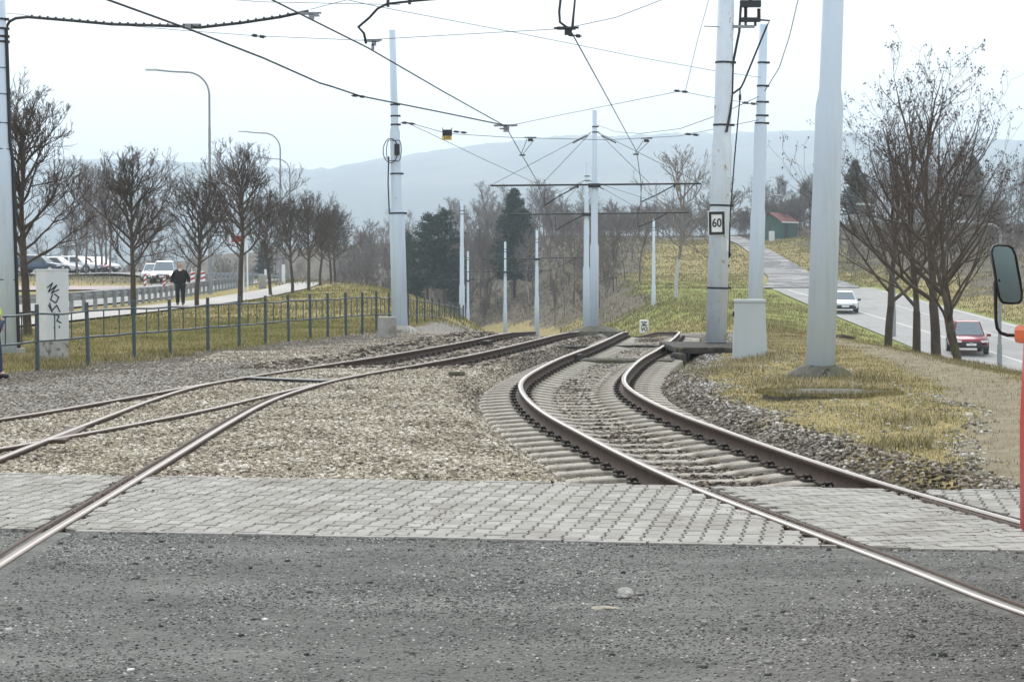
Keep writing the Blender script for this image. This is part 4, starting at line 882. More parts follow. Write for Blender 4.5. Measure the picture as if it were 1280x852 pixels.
# suspended droppers on the span wire between the masts
for (x_, Y_, cx_, lb) in ((765, 58.5, 739, ''),): pass
for (hx_, hy_, Y_, wx_, wy_, lb) in ((663, 175, 58, 653, 194, 'v-shaped hanger over the left contact wire'), (808, 176, 60, 795, 193, 'v-shaped hanger over the right contact wire')):
    mb = MB(); p = at(hx_, hy_, Y_); q = at(wx_, wy_, Y_ + 2)
    mb.box(p, (.14, .05, .08)); mb.box(p + Vector((0, 0, .07)), (.34, .03, .03)); mb.tube([p + Vector((.1, 0, 0)), q], .009, 5); mb.tube([p - Vector((.1, 0, 0)), q - Vector((.05, 0, 0))], .009, 5); mb.box(q, (.18, .03, .04))
    tag(mb.build('wire_hanger', M['steel_dark']), lb, 'hanger')
# hanging plate
hp_ = thing('hanging_plate', 'small black over yellow number plate hanging from the span wire', 'sign', at(559, 167, 54.8))
bb = MB(); bb.box((0, 0, .02), (.26, .03, .17), bev=.005); bb.box((-.12, 0, .12), (.02, .02, .07)); bb.box((.12, 0, .12), (.02, .02, .07)); bb.build('panel', M['black'], hp_)
bb = MB(); bb.box((-.01, 0, -.12), (.27, .03, .11), bev=.005); bb.build('yellow_panel', M['yellow'], hp_)
def text_mesh(s, size, m_, parent, loc, rot=(math.pi / 2, 0, 0), name='lettering', sx=1.0, depth=.003, off=0.0):
    cu = bpy.data.curves.new('t', 'FONT'); cu.body = s; cu.size = size; cu.extrude = depth; cu.offset = off; cu.align_x = 'CENTER'; cu.align_y = 'CENTER'
    ob = bpy.data.objects.new('t', cu); COL.objects.link(ob); bpy.context.view_layer.update()
    me = bpy.data.meshes.new_from_object(ob.evaluated_get(bpy.context.evaluated_depsgraph_get())); bpy.data.objects.remove(ob); bpy.data.curves.remove(cu)
    me.materials.clear(); me.materials.append(m_); o = bpy.data.objects.new(name, me); COL.objects.link(o); o.parent = parent; o.location = loc; o.rotation_euler = rot; o.scale = (sx, 1, 1); return o
text_mesh('349', .12, M['black'], hp_, (-.01, -.018, -.12))
# cross arms on the central far masts
def crossarm(pole_px, x0, x1, y_, Y_, lb, braces=True, r=.035):
    a, b_ = at(x0, y_, Y_), at(x1, y_ - 2.5, Y_); par, base, H = POLES[pole_px]
    t_ = thing('cross_arm', lb, 'cross arm', at(pole_px, y_, Y_), 0, 'cross arms beyond the crest'); mb = MB(t_.location)
    mb.tube([a, b_], r, 8); mb.box(at(pole_px, y_, Y_), (.45, .4, .14)); mb.build('bar', M['steel_dark'], t_)
    for f_ in (.27, .73):
        q = a.lerp(b_, f_ + .10); e_ = a.lerp(b_, f_ - .0) + Vector((0, 0, -.75 if f_ < .5 else -.65))
        mb = MB(t_.location); mb.tube([q + Vector((.35, 0, -.05)), q + Vector((-.35, 0, -.42)), e_ + Vector((-.1, 0, 0))], .025, 6); mb.tube([e_ + Vector((-.1, 0, 0)), e_ + Vector((-.12, 0, .62))], .012, 5); mb.box(q + Vector((.35, 0, -.05)), (.06, .06, .16)); mb.build('steady_arm', M['steel_dark'], t_)
    if braces:
        tp = Vector((base.x, Y_, base.z + H - .8)); mb = MB(t_.location)
        for f_ in (0.0, .24, .76, 1.0): mb.tube([tp + Vector((.12 if f_ > .5 else -.12, 0, 0)), a.lerp(b_, f_)], .010, 5)
        for s_ in (-1, 1): mb.tube([tp + Vector((s_ * .25, 0, -.12)), tp + Vector((s_ * .8, 0, -.4))], .028, 6)
        mb.build('stay', M['wire_thin'], t_)
crossarm(743, 613, 876, 232, 75, 'widest and nearest cross arm over both tracks, on the tallest far mast')
crossarm(733, 637, 861, 268, 94, 'second cross arm, on the mast behind the tallest one', r=.032)
crossarm(671, 602, 735, 324, 138, 'third cross arm in front of the hillside bushes', r=.03)
crossarm(631.5, 584, 690, 340, 160, 'fourth cross arm before the tall conifer', False, .03)
crossarm(585, 551, 612, 351, 188, 'small farthest cross arm left of the tall conifer', False, .03)

# isolator gear on the stained mast
Yi = b1.y - .05; io = at(905, 33, Yi)
sw = thing('isolator_switch', 'dark isolator with ribbed insulators on a bracket of the stained mast', 'isolator', io)
mb = MB(io); mb.tube([at(880, 33, Yi - .2), at(905, 34, Yi)], .012, 6); mb.box(at(925, 33.5, Yi), (.62, .07, .06)); mb.box(at(915, 33, Yi), (.05, .12, .16)); mb.build('bracket', M['galv'], sw)
mb = MB(io); mb.box(at(938, 25, Yi), (.42, .12, .09)); mb.box(at(938, 5, Yi), (.44, .14, .14)); mb.box(at(932, 30, Yi), (.05, .05, .1)); mb.box(at(944, 30, Yi), (.05, .05, .1))
mb.tube(pp((948, 25, Yi), (962, 26, Yi), (958, 34, Yi)), .022, 6); mb.tube(pp((958, 34, Yi), (930, 102, Yi), (926, 110, Yi)), .020, 6)
mb.tube(pp((915, 118, Yi), (926, 110, Yi)), .024, 6); mb.tube(pp((925, 110, Yi), (925, 122, Yi), (918, 200, Yi), (912, 280, Yi), (910, 318, Yi)), .014, 6); mb.box(at(925, 122, Yi), (.05, .05, .12))
mb.box(at(911, 300, Yi), (.06, .06, .75)); mb.box(at(910, 318, Yi), (.12, .06, .06)); mb.box(at(909, 332, Yi), (.10, .06, .05)); mb.tube(pp((908, 318, Yi), (908, 332, Yi)), .008, 5)
mb.build('rod', M['steel_dark'], sw)
M['insul'] = mat('brown_porcelain', (.055, .02, .015), .25)
for (x_, y0_, y1_) in ((932, 9, 22), (948.5, 11, 22), (938, -12, 2)):
    mb = MB(io); a, b_ = at(x_, y0_, Yi), at(x_, y1_, Yi); P, rs = [], []
    for i in range(13): P.append(a.lerp(b_, i / 12)); rs.append(.05 if i % 2 else .028)
    mb.tube(P, rs, 10); mb.build('insulator', M['insul'], sw)
mb = MB(io); mb.tube(pp((926, 8, Yi), (924, 40, Yi), (920, 60, Yi), (916, 80, Yi), (915, 118, Yi), (913, 140, Yi - .1), (908, 165, Yi - .15)), .028, 7); mb.build('cable', M['black'], sw)
g0 = at(908, 307, b1.y - .1); bb = MB(); bb.box(g0, (.08, .1, .24), bev=.01); tag(bb.build('switch_lock_box', M['white']), 'tiny white box on the stained mast below the speed sign', 'box')
# speed sign
sg = thing('speed_sign', 'white plate with black frame reading 60 on the stained mast', 'sign', at(896, 279, b1.y - .28)); sg.rotation_euler = (0, R(-1.2), R(8))
bb = MB(); bb.box((0, .01, 0), (.375, .012, .52), bev=.003); bb.build('plate', M['white'], sg)
bb = MB()
for c_, d_ in (((0, 0, .215), (.34, .012, .06)), ((0, 0, -.215), (.34, .012, .06)), ((-.143, 0, 0), (.054, .0118, .37)), ((.143, 0, 0), (.054, .0118, .37))): bb.box(c_, d_)
bb.build('frame', M['black'], sg)
text_mesh('60', .25, M['black'], sg, (0, -.003, 0), sx=.84, off=.004)

# ------------------------------------------------------------------ cabinets
g0 = gp(937, 444, -.02)
cg = thing('utility_cabinet', 'plain grey tapered cabinet in front of the slim mast', 'cabinet', (g0.x, g0.y, -.08), R(-4))
rg = lambda w0, d0, z_: [(-w0 / 2, -d0 / 2, z_), (w0 / 2, -d0 / 2, z_), (w0 / 2, d0 / 2, z_), (-w0 / 2, d0 / 2, z_)]
mb = MB(); mb.loft([rg(.64, .42, 0), rg(.565, .38, 1.06)]); mb.build('body', M['cabinet_grey'], cg)
mb = MB(); mb.box((0, 0, 1.09), (.59, .42, .06), bev=.015); mb.build('lid', M['cabinet_grey'], cg)
mb = MB(); mb.box((-.31, -.1, .85), (.03, .05, .09), bev=.005); mb.build('lock', M['plastic'], cg)
g0 = gp(66, 447)
cl = thing('utility_cabinet', 'tall white electrical cabinet with black graffiti behind the railing', 'cabinet', (g0.x, g0.y, -.02), R(38))
W_ = .44
mb = MB(); mb.box((0, 0, .98), (W_, W_, 1.27), bev=.012); mb.build('body', M['cabinet'], cl)
mb = MB(); mb.box((0, 0, 1.615), (W_ + .02, W_ + .02, .03), bev=.01); mb.build('lid', M['cabinet'], cl)
mb = MB(); mb.box((0, 0, .17), (W_ - .015, W_ - .015, .36), bev=.015); mb.build('base', M['cab_base'], cl)
mb = MB(); mb.box((W_ / 2 - .01, -.03, .13), (.03, .26, .13)); mb.build('vent', M['soil'], cl)
# left-facing side carries the graffiti, right-facing side the red number
mb = MB(); nL = Vector((0, -1, 0)); cL = Vector((.0 - .08, -W_ / 2, 1.0))
strokes(mb, [[(-.12, .30), (-.02, .38), (-.10, .22), (.06, .34), (-.04, .20), (.10, .26)], [(-.02, .18), (-.06, .08), (.04, .02), (.10, .12), (.02, .18)], [(-.08, .02), (-.04, -.12), (.06, -.02), (.12, -.14)], [(.0, -.16), (.1, -.22), (.06, -.3), (.14, -.34)], [(-.1, -.02), (.0, -.2)], [(.0, -.42), (.02, -.44)], [(.1, -.40), (.11, -.43)]], cL, Vector((1, 0, 0)), Vector((0, 0, 1)), .022, nL)
mb.build('graffiti', M['black'], cl)
text_mesh('101', .085, M['red_sign'], cl, (W_ / 2 + .003, -.02, 1.50), (math.pi / 2, 0, math.pi / 2), sx=.9)

# ------------------------------------------------------------------ railing
fpx = [(-75, 476), (-14, 467.5), (47, 460), (110, 453), (168, 447), (213, 441), (260, 436), (299, 432), (332, 428), (361, 424.5), (388, 421.5), (410, 419), (432.5, 417), (453, 415.2), (470.5, 413.6)]
FP = [gp(a, b_) for a, b_ in fpx]
more = [(486, 56), (510, 58.3), (521, 60.5), (531, 62.7), (540, 65), (548.5, 67.5), (556, 70), (562.5, 72.6), (568.5, 75.3), (574, 78), (579, 81)]
for px_, Y_ in more:
    x_ = (px_ - 640) / FPX * Y_; FP.append(Vector((x_, Y_, 0)))
rl = thing('railing', 'dark green tubular pedestrian railing with short balusters along the track', 'railing', (FP[2].x, FP[2].y, 0)); ro = rl.location
for p in FP: p.z = min(0, float(FL(p.y)) * 1.0) if p.y > 55 else TZ(p.x, p.y)
pst = None
for i, p in enumerate(FP):
    mb = MB(); mb.box((0, 0, .43), (.055, .055, 1.30), bev=.006); q = mb.build('post', M['fence'], rl); q.location = p - ro
    q.rotation_euler = (random.uniform(-.015, .015), random.uniform(-.02, .02), math.atan2(FP[min(i + 1, len(FP) - 1)].y - FP[max(i - 1, 0)].y, FP[min(i + 1, len(FP) - 1)].x - FP[max(i - 1, 0)].x))
for i, (p, q) in enumerate(zip(FP[:-1], FP[1:])):
    mb = MB(ro); d = q - p; sag = Vector((0, 0, -.015 * (i % 3)))
    mb.tube([p + Vector((0, 0, .93)), p + d * .5 + Vector((0, 0, .93)) + sag, q + Vector((0, 0, .93))], .018, 8); mb.tube([p + Vector((0, 0, .48)), p + d * .5 + Vector((0, 0, .47)), q + Vector((0, 0, .48))], .018, 8)
    for f_ in (1 / 3, 2 / 3): mb.tube([p + d * f_ + Vector((0, 0, .48)), p + d * f_ + Vector((0, 0, .93))], .012, 6)
    mb.build('rail_panel', M['fence'], rl)

# ------------------------------------------------------------------ trees
def tubes_np(segs, n):
    """segs: list of polylines (points, radii); one tube of n sides each -> V, F (quads)"""
    V, F = [], []; off = 0
    cs = [(math.cos(2 * math.pi * j / n), math.sin(2 * math.pi * j / n)) for j in range(n)]
    for P, Rr in segs:
        k_ = len(P)
        d = P[-1] - P[0]; d = d / (np.linalg.norm(d) + 1e-9)
        u = np.cross(d, (0, 0, 1.0)) if abs(d[2]) < .95 else np.cross(d, (1.0, 0, 0)); u = u / np.linalg.norm(u); v_ = np.cross(d, u)
        for i in range(k_):
            for (a, b_) in cs: V.append(P[i] + (u * a + v_ * b_) * Rr[i])
        for i in range(k_ - 1):
            for j in range(n): F.append((off + i * n + j, off + i * n + (j + 1) % n, off + (i + 1) * n + (j + 1) % n, off + (i + 1) * n + j))
        off += k_ * n
    return np.array(V), np.array(F)
def unit(v_): return v_ / (np.linalg.norm(v_) + 1e-9)
def grow(seed, H, trunk_h, spread, r0, levels, counts, up=.35, wob=.12, shape='oval', twig=.006, stems=1, leaves=0, len1=None):
    """bare tree: returns trunk polylines, branch polylines by level, leaf points"""
    r_ = np.random.RandomState(seed); trunk, lv = [], {1: [], 2: [], 3: [], 4: []}; leafp = []
    def poly(p, d, L_, ra, rb, k_, up_, wb):
        P = [p]; d = unit(d); 
        for i in range(k_): d = unit(d + r_.normal(0, wb, 3) + np.array([0, 0, up_ / k_])); P.append(P[-1] + d * L_ / k_)
        return np.array(P), np.linspace(ra, rb, k_ + 1)
    def sub(P, Rr, lev, L_):
        if lev > levels: return
        c_ = counts[lev - 1]; c_ = max(1, int(c_ * r_.uniform(.75, 1.25)))
        for i in range(c_):
            t_ = r_.uniform(.18, 1) if i else 1.0; q = t_ * (len(P) - 1); i0 = min(int(q), len(P) - 2); f_ = q - i0
            p = P[i0] * (1 - f_) + P[i0 + 1] * f_; d = unit(P[i0 + 1] - P[i0]); ra = (Rr[i0] * (1 - f_) + Rr[i0 + 1] * f_)
            ax = unit(np.cross(d, r_.normal(0, 1, 3))); ang = r_.uniform(.35, .95); nd = d * math.cos(ang) + ax * math.sin(ang)
            l2 = L_ * r_.uniform(.38, .68) * (1.15 - .55 * t_); rb = max(twig, min(ra * .7, l2 * .016 + twig))
            k_ = 3 if lev <= 3 else 2
            Pb, Rb = poly(p, nd, l2, rb, twig * (.8 if lev >= levels else 1.0), k_, up * 1.2, wob * 1.3)
            lv[lev].append((Pb, Rb)); sub(Pb, Rb, lev + 1, l2)
            if leaves and lev >= levels - 1:
                for _ in range(leaves):
                    if r_.rand() < .5: leafp.append(Pb[-1] + r_.normal(0, .04, 3) - np.array([0, 0, r_.uniform(0, .12)]))
    for s_ in range(stems):
        a0 = r_.uniform(0, 6.28); d0 = np.array([math.cos(a0) * .22 * (stems > 1), math.sin(a0) * .22 * (stems > 1), 1.0])
        P0 = np.array([math.cos(a0) * .12 * (stems > 1), math.sin(a0) * .12 * (stems > 1), -.25])
        Pt, Rt = poly(P0, d0, trunk_h + .25, r0, r0 * .82, 6, .1, .03)
        Rt[0] *= 1.35; trunk.append((Pt, Rt))
        Pl, Rl = poly(Pt[-1], unit(Pt[-1] - Pt[-2] + np.array([0, 0, .3])), (H - trunk_h) * .93, r0 * .80, twig * 1.6, 9, .25, wob * .55)
        lv[1].append((Pl, Rl))
        c1 = counts[0]
        for i in range(c1):
            t_ = (i + r_.uniform(0, .9)) / c1 * .88; q = t_ * 9; i0 = min(int(q), 8); f_ = q - i0; p = Pl[i0] * (1 - f_) + Pl[i0 + 1] * f_
            az = i * 2.4 + r_.uniform(-.5, .5)
            if shape == 'oval': prof = math.sin(math.pi * min(1, (.30 + t_ * .66))) ** .8; tilt = .95 - .5 * t_
            elif shape == 'vase': prof = 1.25 - .75 * t_; tilt = .62 - .25 * t_
            elif shape == 'wide': prof = 1.15 - .55 * t_; tilt = .84 - .5 * t_
            else: prof = 1.0 - .65 * t_; tilt = 1.05 - .5 * t_
            L1 = (len1 or spread) * prof * r_.uniform(.8, 1.15); ra = min(r0 * .5, L1 * (.0125 if shape == 'wide' else .0155) + .012)
            d = np.array([math.cos(az) * math.sin(tilt), math.sin(az) * math.sin(tilt), math.cos(tilt)])
            Pb, Rb = poly(p, d, L1, ra, twig * 1.4, 6, up * 1.6, wob); lv[1].append((Pb, Rb)); sub(Pb, Rb, 2, L1)
    return trunk, lv, leafp
def tree_proto(name, trunk_m, twig_m, g, leaf_m=None, leaf_s=.05, extra_seed=0):
    trunk, lv, leafp = g
    root = bpy.data.objects.new(name, None); COL.objects.link(root)
    V, F = tubes_np(trunk, 10); np_mesh('trunk', V, F, trunk_m, root, smooth=True)
    Vs, Fs, o_ = [], [], 0
    for l_, n_ in ((1, 6), (2, 4), (3, 3), (4, 3)):
        if lv[l_]:
            V, F = tubes_np(lv[l_], n_); Vs.append(V); Fs.append(F + o_); o_ += len(V)
    np_mesh('crown', np.vstack(Vs), np.vstack(Fs), twig_m, root)
    if leafp and leaf_m:
        L_ = np.array(leafp); r_ = np.random.RandomState(extra_seed); n = len(L_); P = np.empty((n, 4, 3)); a = r_.normal(0, 1, (n, 3)); a /= np.linalg.norm(a, axis=1)[:, None]; a[:, 2] = -abs(a[:, 2]) - .5; a /= np.linalg.norm(a, axis=1)[:, None]
        b_ = np.cross(a, r_.normal(0, 1, (n, 3))); b_ /= np.linalg.norm(b_, axis=1)[:, None]; s_ = leaf_s * r_.uniform(.6, 1.4, (n, 1))
        P[:, 0] = L_; P[:, 1] = L_ + a * s_ + b_ * s_ * .45; P[:, 2] = L_ + a * s_ * 2.1; P[:, 3] = L_ + a * s_ - b_ * s_ * .45
        np_mesh('dead_leaves', P.reshape(-1, 3), np.arange(n * 4).reshape(-1, 4), leaf_m, root)
    return root
def place(proto, used, x, y, label, cat='tree', group=None, s=1.0, rz=0.0, z=None, sz=None, name=None):
    o = proto if proto.name not in used else copy_tree(proto)
    if proto.name not in used: used.add(proto.name)
    o.location = (x, y, TZ(x, y) if z is None else z); o.rotation_euler = (0, 0, rz); o.scale = (s, s, sz or s)
    tag(o, label, cat, group); return o
used = set()
ST = [tree_proto('street_tree', M['bark'], M['twig'], grow(100 + i, 6.4, 2.0, 2.45, .115, 4, (27, 9, 6, 4), up=.38, wob=.115, shape='oval', twig=.0060)) for i in range(3)]
GRP = 'street trees along the footway'
STR = [(35, 50, 1.04, 0, 'largest street tree, between the left edge mast and the white cabinet'), (167, 68, .96, 1, 'wide round street tree just right of the white cabinet'),
       (246, 81.8, .93, 2, 'street tree immediately right of the walking person'), (300, 90, 1.22, 1, 'tallest street tree of the row, with a red sign behind its crown'),
       (338.5, 110, .93, 0, 'fifth street tree along the footway, leaning right at its foot'), (366, 119, .98, 2, 'sixth street tree along the footway'), (386, 127, 1.05, 1, 'seventh street tree along the footway, on the grass bank'),
       (400, 146, .99, 2, 'thin street tree third from the far end of the row'), (414, 158, .98, 0, 'last pair of the street trees on the mound, front one'), (419, 166, .98, 1, 'last pair of the street trees on the mound, rear one')]
for i, (px_, Y_, s_, k_, lb) in enumerate(STR):
    place(ST[k_], used, (px_ - 640) / FPX * Y_, Y_, lb, group=GRP, s=s_ * .93, sz=s_ * .83, rz=i * 1.3)
# big trees on the right verge, forked from low down, with dead leaves hanging on
RT = [tree_proto('verge_tree', M['bark'], M['twig'], grow(210, 8.6, 1.9, 4.5, .16, 4, (15, 6, 4, 2), up=.45, wob=.085, shape='wide', twig=.005, leaves=5), M['leaf_dead'], .042, 1),
      tree_proto('verge_tree', M['bark'], M['twig'], grow(223, 7.8, 1.3, 4.1, .15, 4, (9, 6, 4, 2), up=.42, wob=.09, shape='wide', twig=.005, leaves=5, stems=2), M['leaf_dead'], .042, 2)]
for i, (px_, Y_, s_, k_, rz_, lb) in enumerate([(1110, 62, .92, 0, .4, 'verge tree beside the dark heap of earth, first of four'), (1146, 58, .86, 0, 2.0, 'leaning verge tree, second of the four by the road'), (1171, 55, 1.0, 0, 3.3, 'tallest straight verge tree, third of the four by the road'), (1205, 50, .80, 1, 4.4, 'short forked verge tree in front of the red car')]):
    x_ = (px_ - 640) / FPX * Y_; o = place(RT[k_], used, x_, Y_, lb, group='bare trees on the road verge', s=s_ * .90, sz=s_ * .755, rz=rz_)
# conifers
def conifer(name, seed, H, rb, n=520, shape=1.0, pal='needles'):
    r_ = np.random.RandomState(seed); root = bpy.data.objects.new(name, None); COL.objects.link(root)
    V, F = tubes_np([(np.array([[0, 0, -.8], [0.05, 0, H * .35], [0, .05, H * .97]]), np.array([.17, .12, .02]))], 8); np_mesh('trunk', V, F, M['bark'], root)
    br, Q = [], []
    for i in range(n):
        t_ = r_.uniform(.12 if shape > .4 else .34, 1) ** .85; z = H * t_; az = r_.uniform(0, 6.28); L_ = rb * (1 - t_) ** shape * r_.uniform(.65, 1.1) + .12; 
        if fbm(np.array(az * 1.1), np.array(z * .6), seed) < .36: L_ *= .6
        d = np.array([math.cos(az), math.sin(az), r_.uniform(-.05, .35)]); P = np.array([[0, 0, z], d * L_ * .5 + [0, 0, z], d * L_ + [0, 0, z - .02 * L_]]); br.append((P, np.array([.03, .02, .006])))
        m_ = int(10 + L_ * 22); tt = r_.uniform(.25, 1.0, m_); c_ = np.outer(1 - tt, P[0]) + np.outer(tt, P[2]) + r_.normal(0, .09, (m_, 3)) + np.array([0, 0, .02])
        Q.append(c_)
    V, F = tubes_np(br, 3); np_mesh('limbs', V, F, M['bark'], root)
    Q = np.vstack(Q); n_ = len(Q); a = r_.normal(0, 1, (n_, 3)); a[:, 2] = abs(a[:, 2]) * .6; a /= np.linalg.norm(a, axis=1)[:, None]; b_ = np.cross(a, r_.normal(0, 1, (n_, 3))); b_ /= np.linalg.norm(b_, axis=1)[:, None]
    s_ = r_.uniform(.09, .2, (n_, 1)); P = np.empty((n_, 3, 3)); P[:, 0] = Q - b_ * s_ * .35; P[:, 1] = Q + b_ * s_ * .35; P[:, 2] = Q + a * s_ * 1.4
    np_mesh('crown', P.reshape(-1, 3), np.arange(n_ * 3).reshape(-1, 3), M['needles'], root); return root
CF_ = [conifer('conifer', 5, 12.5, 4.0, 700, .62), conifer('pine_tree', 9, 11, 2.5, 230, .35)]
CON = [(643, 235, 12.4, 0, 'tall dense dark conifer standing alone behind the far masts'), (556, 205, 13, 1, 'dark pine with an irregular top left of the far masts'), (535, 214, 13, 1, 'dark pine beside the irregular-topped one, further left'), (519, 206, 6.4, 0, 'smaller dark conifer close to the left three-step mast'),
       (570, 225, 9.0, 1, 'dark pine half hidden behind the railing end mast'), (509, 222, 11.5, 1, 'dark pine showing just right of the left three-step mast'), (655, 250, 8.5, 1, 'low dark conifer right behind the tall dense one'),
       (1068, 300, 9.5, 0, 'dark conifer behind the nearest mast and the verge trees'), (1080, 315, 8, 1, 'second dark conifer behind the verge trees'), (1005, 320, 7, 1, 'dark conifer beside the green hut roof'), (330, 280, 10, 1, 'hazy conifer behind the guardrail, under the tall street tree'), (345, 300, 9, 0, 'hazy conifer right of its neighbour behind the guardrail'), (1215, 300, 10, 0, 'hazy conifer behind the forked verge tree'), (168, 330, 7, 0, 'faint far conifer behind the round street tree')]
for i, (px_, Y_, h_, k_, lb) in enumerate(CON):
    x_ = (px_ - 640) / FPX * Y_; place(CF_[k_], used, x_, Y_, lb, s=h_ / (12.5 if k_ == 0 else 11), rz=i * 1.9)
# bare woodland trees
WT = [tree_proto('woodland_tree', M['bark_grey'], M['twig_grey'], grow(300 + i, 10.5, 2.6, 3.2, .12, 4, (15, 7, 5, 3), up=.45, wob=.16, shape=('oval', 'vase', 'cone')[i], twig=.012)) for i in range(3)]
WB = tree_proto('birch_tree', M['birch'], M['twig_pale'], grow(320, 11, 2.8, 3.0, .12, 4, (17, 7, 5, 3), up=.5, wob=.14, shape='oval', twig=.011))
WS = [tree_proto('shrub', M['bark_grey'], M['twig_grey'], grow(330 + i, 3.6, .3, 2.1, .05, 4, (9, 6, 5, 3), up=.4, wob=.2, shape='cone', twig=.011, stems=2)) for i in range(2)]
rr = random.Random(17)
def wood(n, px0, px1, Y0, Y1, h0, h1, protos, wts, label, group, cat='tree', yb=None, avoid=True):
    for i in range(n):
        for _ in range(30):
            px_ = rr.uniform(px0, px1); Y_ = rr.uniform(Y0, Y1); x_ = (px_ - 640) / FPX * Y_
            if avoid and abs(x_ - float(XM(Y_))) < 5.2: continue
            if 20 < x_ < 33.5 and Y_ < 300: continue
            break
        p = rr.choices(protos, wts)[0]; h_ = rr.uniform(h0, h1); b_ = {'birch_tree': 11, 'shrub': 3.6}.get(p.name.split('.')[0], 10.5)
        look = {'birch_tree': 'white barked, ', 'shrub': ''}.get(p.name.split('.')[0])
        if look is None: look = ('round crowned, ', 'fan shaped, ', 'narrow topped, ')[WT.index(p)]
        hgt_ = 'taller, ' if h_ > (h0 + h1) / 2 + .2 else 'lower, '
        place(p, used, x_, Y_, (look + hgt_ if n > 2 else '') + label, cat, group, s=h_ / b_ * (1.3 if n == 1 else 1), sz=h_ / b_, rz=rr.uniform(0, 6.28))
T3 = WT; ALLT = WT + [WB]
wood(1, 844, 846, 160, 161, 11.9, 12.0, [WB], [1], 'large pale bare tree left of the rust stained mast, on the right bank', None)
wood(1, 886, 888, 175, 176, 9.5, 9.6, [WT[0]], [1], 'bare tree partly hidden by the rust stained mast', None)
wood(9, 500, 580, 190, 240, 8, 11, ALLT, [3, 3, 2, 2], 'bare tree among the pines left of the far masts', 'woodland trees left of the line')
wood(14, 428, 520, 230, 330, 9, 13, ALLT, [3, 3, 2, 1], 'hazy bare tree beyond the grass mound', 'hazy trees beyond the mound')
wood(10, 585, 635, 225, 300, 8, 11, ALLT, [2, 2, 2, 4], 'bare tree between the pines and the tall dense conifer', 'trees around the tall conifer')
wood(22, 660, 800, 180, 270, 5.5, 8.5, ALLT, [3, 3, 3, 2], 'bare tree on the cutting slope right of the tall conifer', 'trees on the cutting slope')
wood(10, 690, 785, 160, 210, 3.5, 6.5, ALLT, [2, 2, 2, 3], 'thin young bare tree low on the right cutting slope', 'young trees on the cutting slope')
wood(12, 800, 930, 270, 320, 4, 6, T3, [1, 1, 1], 'bare tree on the skyline behind the rust stained mast', 'skyline trees above the side road')
wood(26, 430, 700, 290, 380, 6, 9, ALLT, [3, 3, 2, 2], 'distant hazy bare tree on the skyline beyond the cutting', 'skyline trees beyond the cutting')
wood(26, 690, 900, 280, 350, 3.5, 5.5, T3, [1, 1, 1], 'distant bare tree on the skyline above the right cutting slope', 'skyline trees above the right slope')
wood(14, 925, 1060, 285, 350, 6, 9, T3, [1, 1, 1], 'bare tree behind the green hut', 'trees behind the hut')
wood(26, 1050, 1320, 230, 330, 7, 11, ALLT, [3, 3, 3, 1], 'grey bare tree beyond the road, behind the verge trees', 'trees beyond the road')
wood(24, 120, 440, 260, 420, 7, 12, ALLT, [3, 3, 3, 1], 'hazy bare tree behind the left road', 'hazy trees behind the left road')
wood(10, -40, 130, 230, 300, 7, 11, T3, [1, 1, 1], 'hazy bare tree behind the parked cars', 'hazy trees behind the parked cars')
wood(24, 590, 790, 165, 280, 1.4, 3.0, WS, [1, 1], 'leafless shrub on the cutting slope', 'shrubs on the cutting slope', 'shrub')
wood(44, 870, 1010, 276, 305, 3.2, 5.2, WS, [1, 1], 'leafless shrub at the top of the side road', 'shrubs at the top of the side road', 'shrub')
wood(44, 1060, 1320, 190, 280, 2.6, 5.4, WS, [1, 1], 'leafless shrub on the bank beyond the road', 'shrubs beyond the road', 'shrub')
wood(26, 425, 600, 180, 240, 1.6, 3.4, WS, [1, 1], 'leafless shrub at the foot of the pines', 'shrubs under the pines', 'shrub')
wood(40, 660, 880, 290, 340, 3.0, 5.0, WS, [1, 1], 'leafless shrub on the skyline above the right cutting slope', 'skyline shrubs', 'shrub')
wood(26, 430, 620, 240, 330, 2.5, 5, WS, [1, 1], 'leafless shrub below the hazy trees beyond the mound', 'shrubs beyond the mound', 'shrub')
wood(14, 130, 430, 230, 280, 2, 4, WS, [1, 1], 'hazy shrub behind the left road', 'shrubs behind the left road', 'shrub')
# dark trunks behind the parked cars
for i, (px_, Y_) in enumerate([(97, 176), (108, 180), (121, 186), (127, 190), (133, 194), (137, 182)]):
    place(WT[i % 3], used, (px_ - 640) / FPX * Y_, Y_, ['first and thickest', 'second', 'third', 'fourth', 'fifth', 'last'][i] + ' dark trunk from the left in the row beside the parked cars', group='trees beside the parked cars', s=.95, rz=i * 1.1)
for p in ST + RT + CF_ + WT + [WB] + WS: assert p.name in used, p.name

# ------------------------------------------------------------------ hut
g0 = at(988, 300, 262); ht = thing('hut', 'small green hut with a red roof at the top of the side road', 'hut', (g0.x, 275, TZ(g0.x, 275)), R(-35))
hh = 2.3
mb = MB(); mb.box((0, 0, hh / 2 - .2), (3.4, 4.4, hh + .4)); mb.prism([(-1.7, -2.2, hh), (1.7, -2.2, hh), (0, -2.2, hh + 1.1)], (0, 4.4, 0)); mb.build('wall', M['hut_green'], ht)
mb = MB(); mb.prism([(-1.95, -2.5, hh - .12), (0, -2.5, hh + 1.14), (0, -2.5, hh + 1.24), (-1.95, -2.5, hh - .02)], (0, 5, 0)); mb.prism([(0, -2.5, hh + 1.14), (1.95, -2.5, hh - .12), (1.95, -2.5, hh - .02), (0, -2.5, hh + 1.24)], (0, 5, 0)); mb.build('roof', M['hut_roof'], ht)
mb = MB(); mb.box((1.97, 0, hh - .1), (.05, 5, .16)); mb.build('fascia', M['white'], ht)
mb = MB(); mb.box((1.71, -.6, 1.0), (.04, .9, 2.0)); mb.build('door', M['steel_dark'], ht)
mb = MB(); mb.box((-.2, -2.21, 1.35), (.8, .04, .7)); mb.build('window', M['glassdark'], ht)
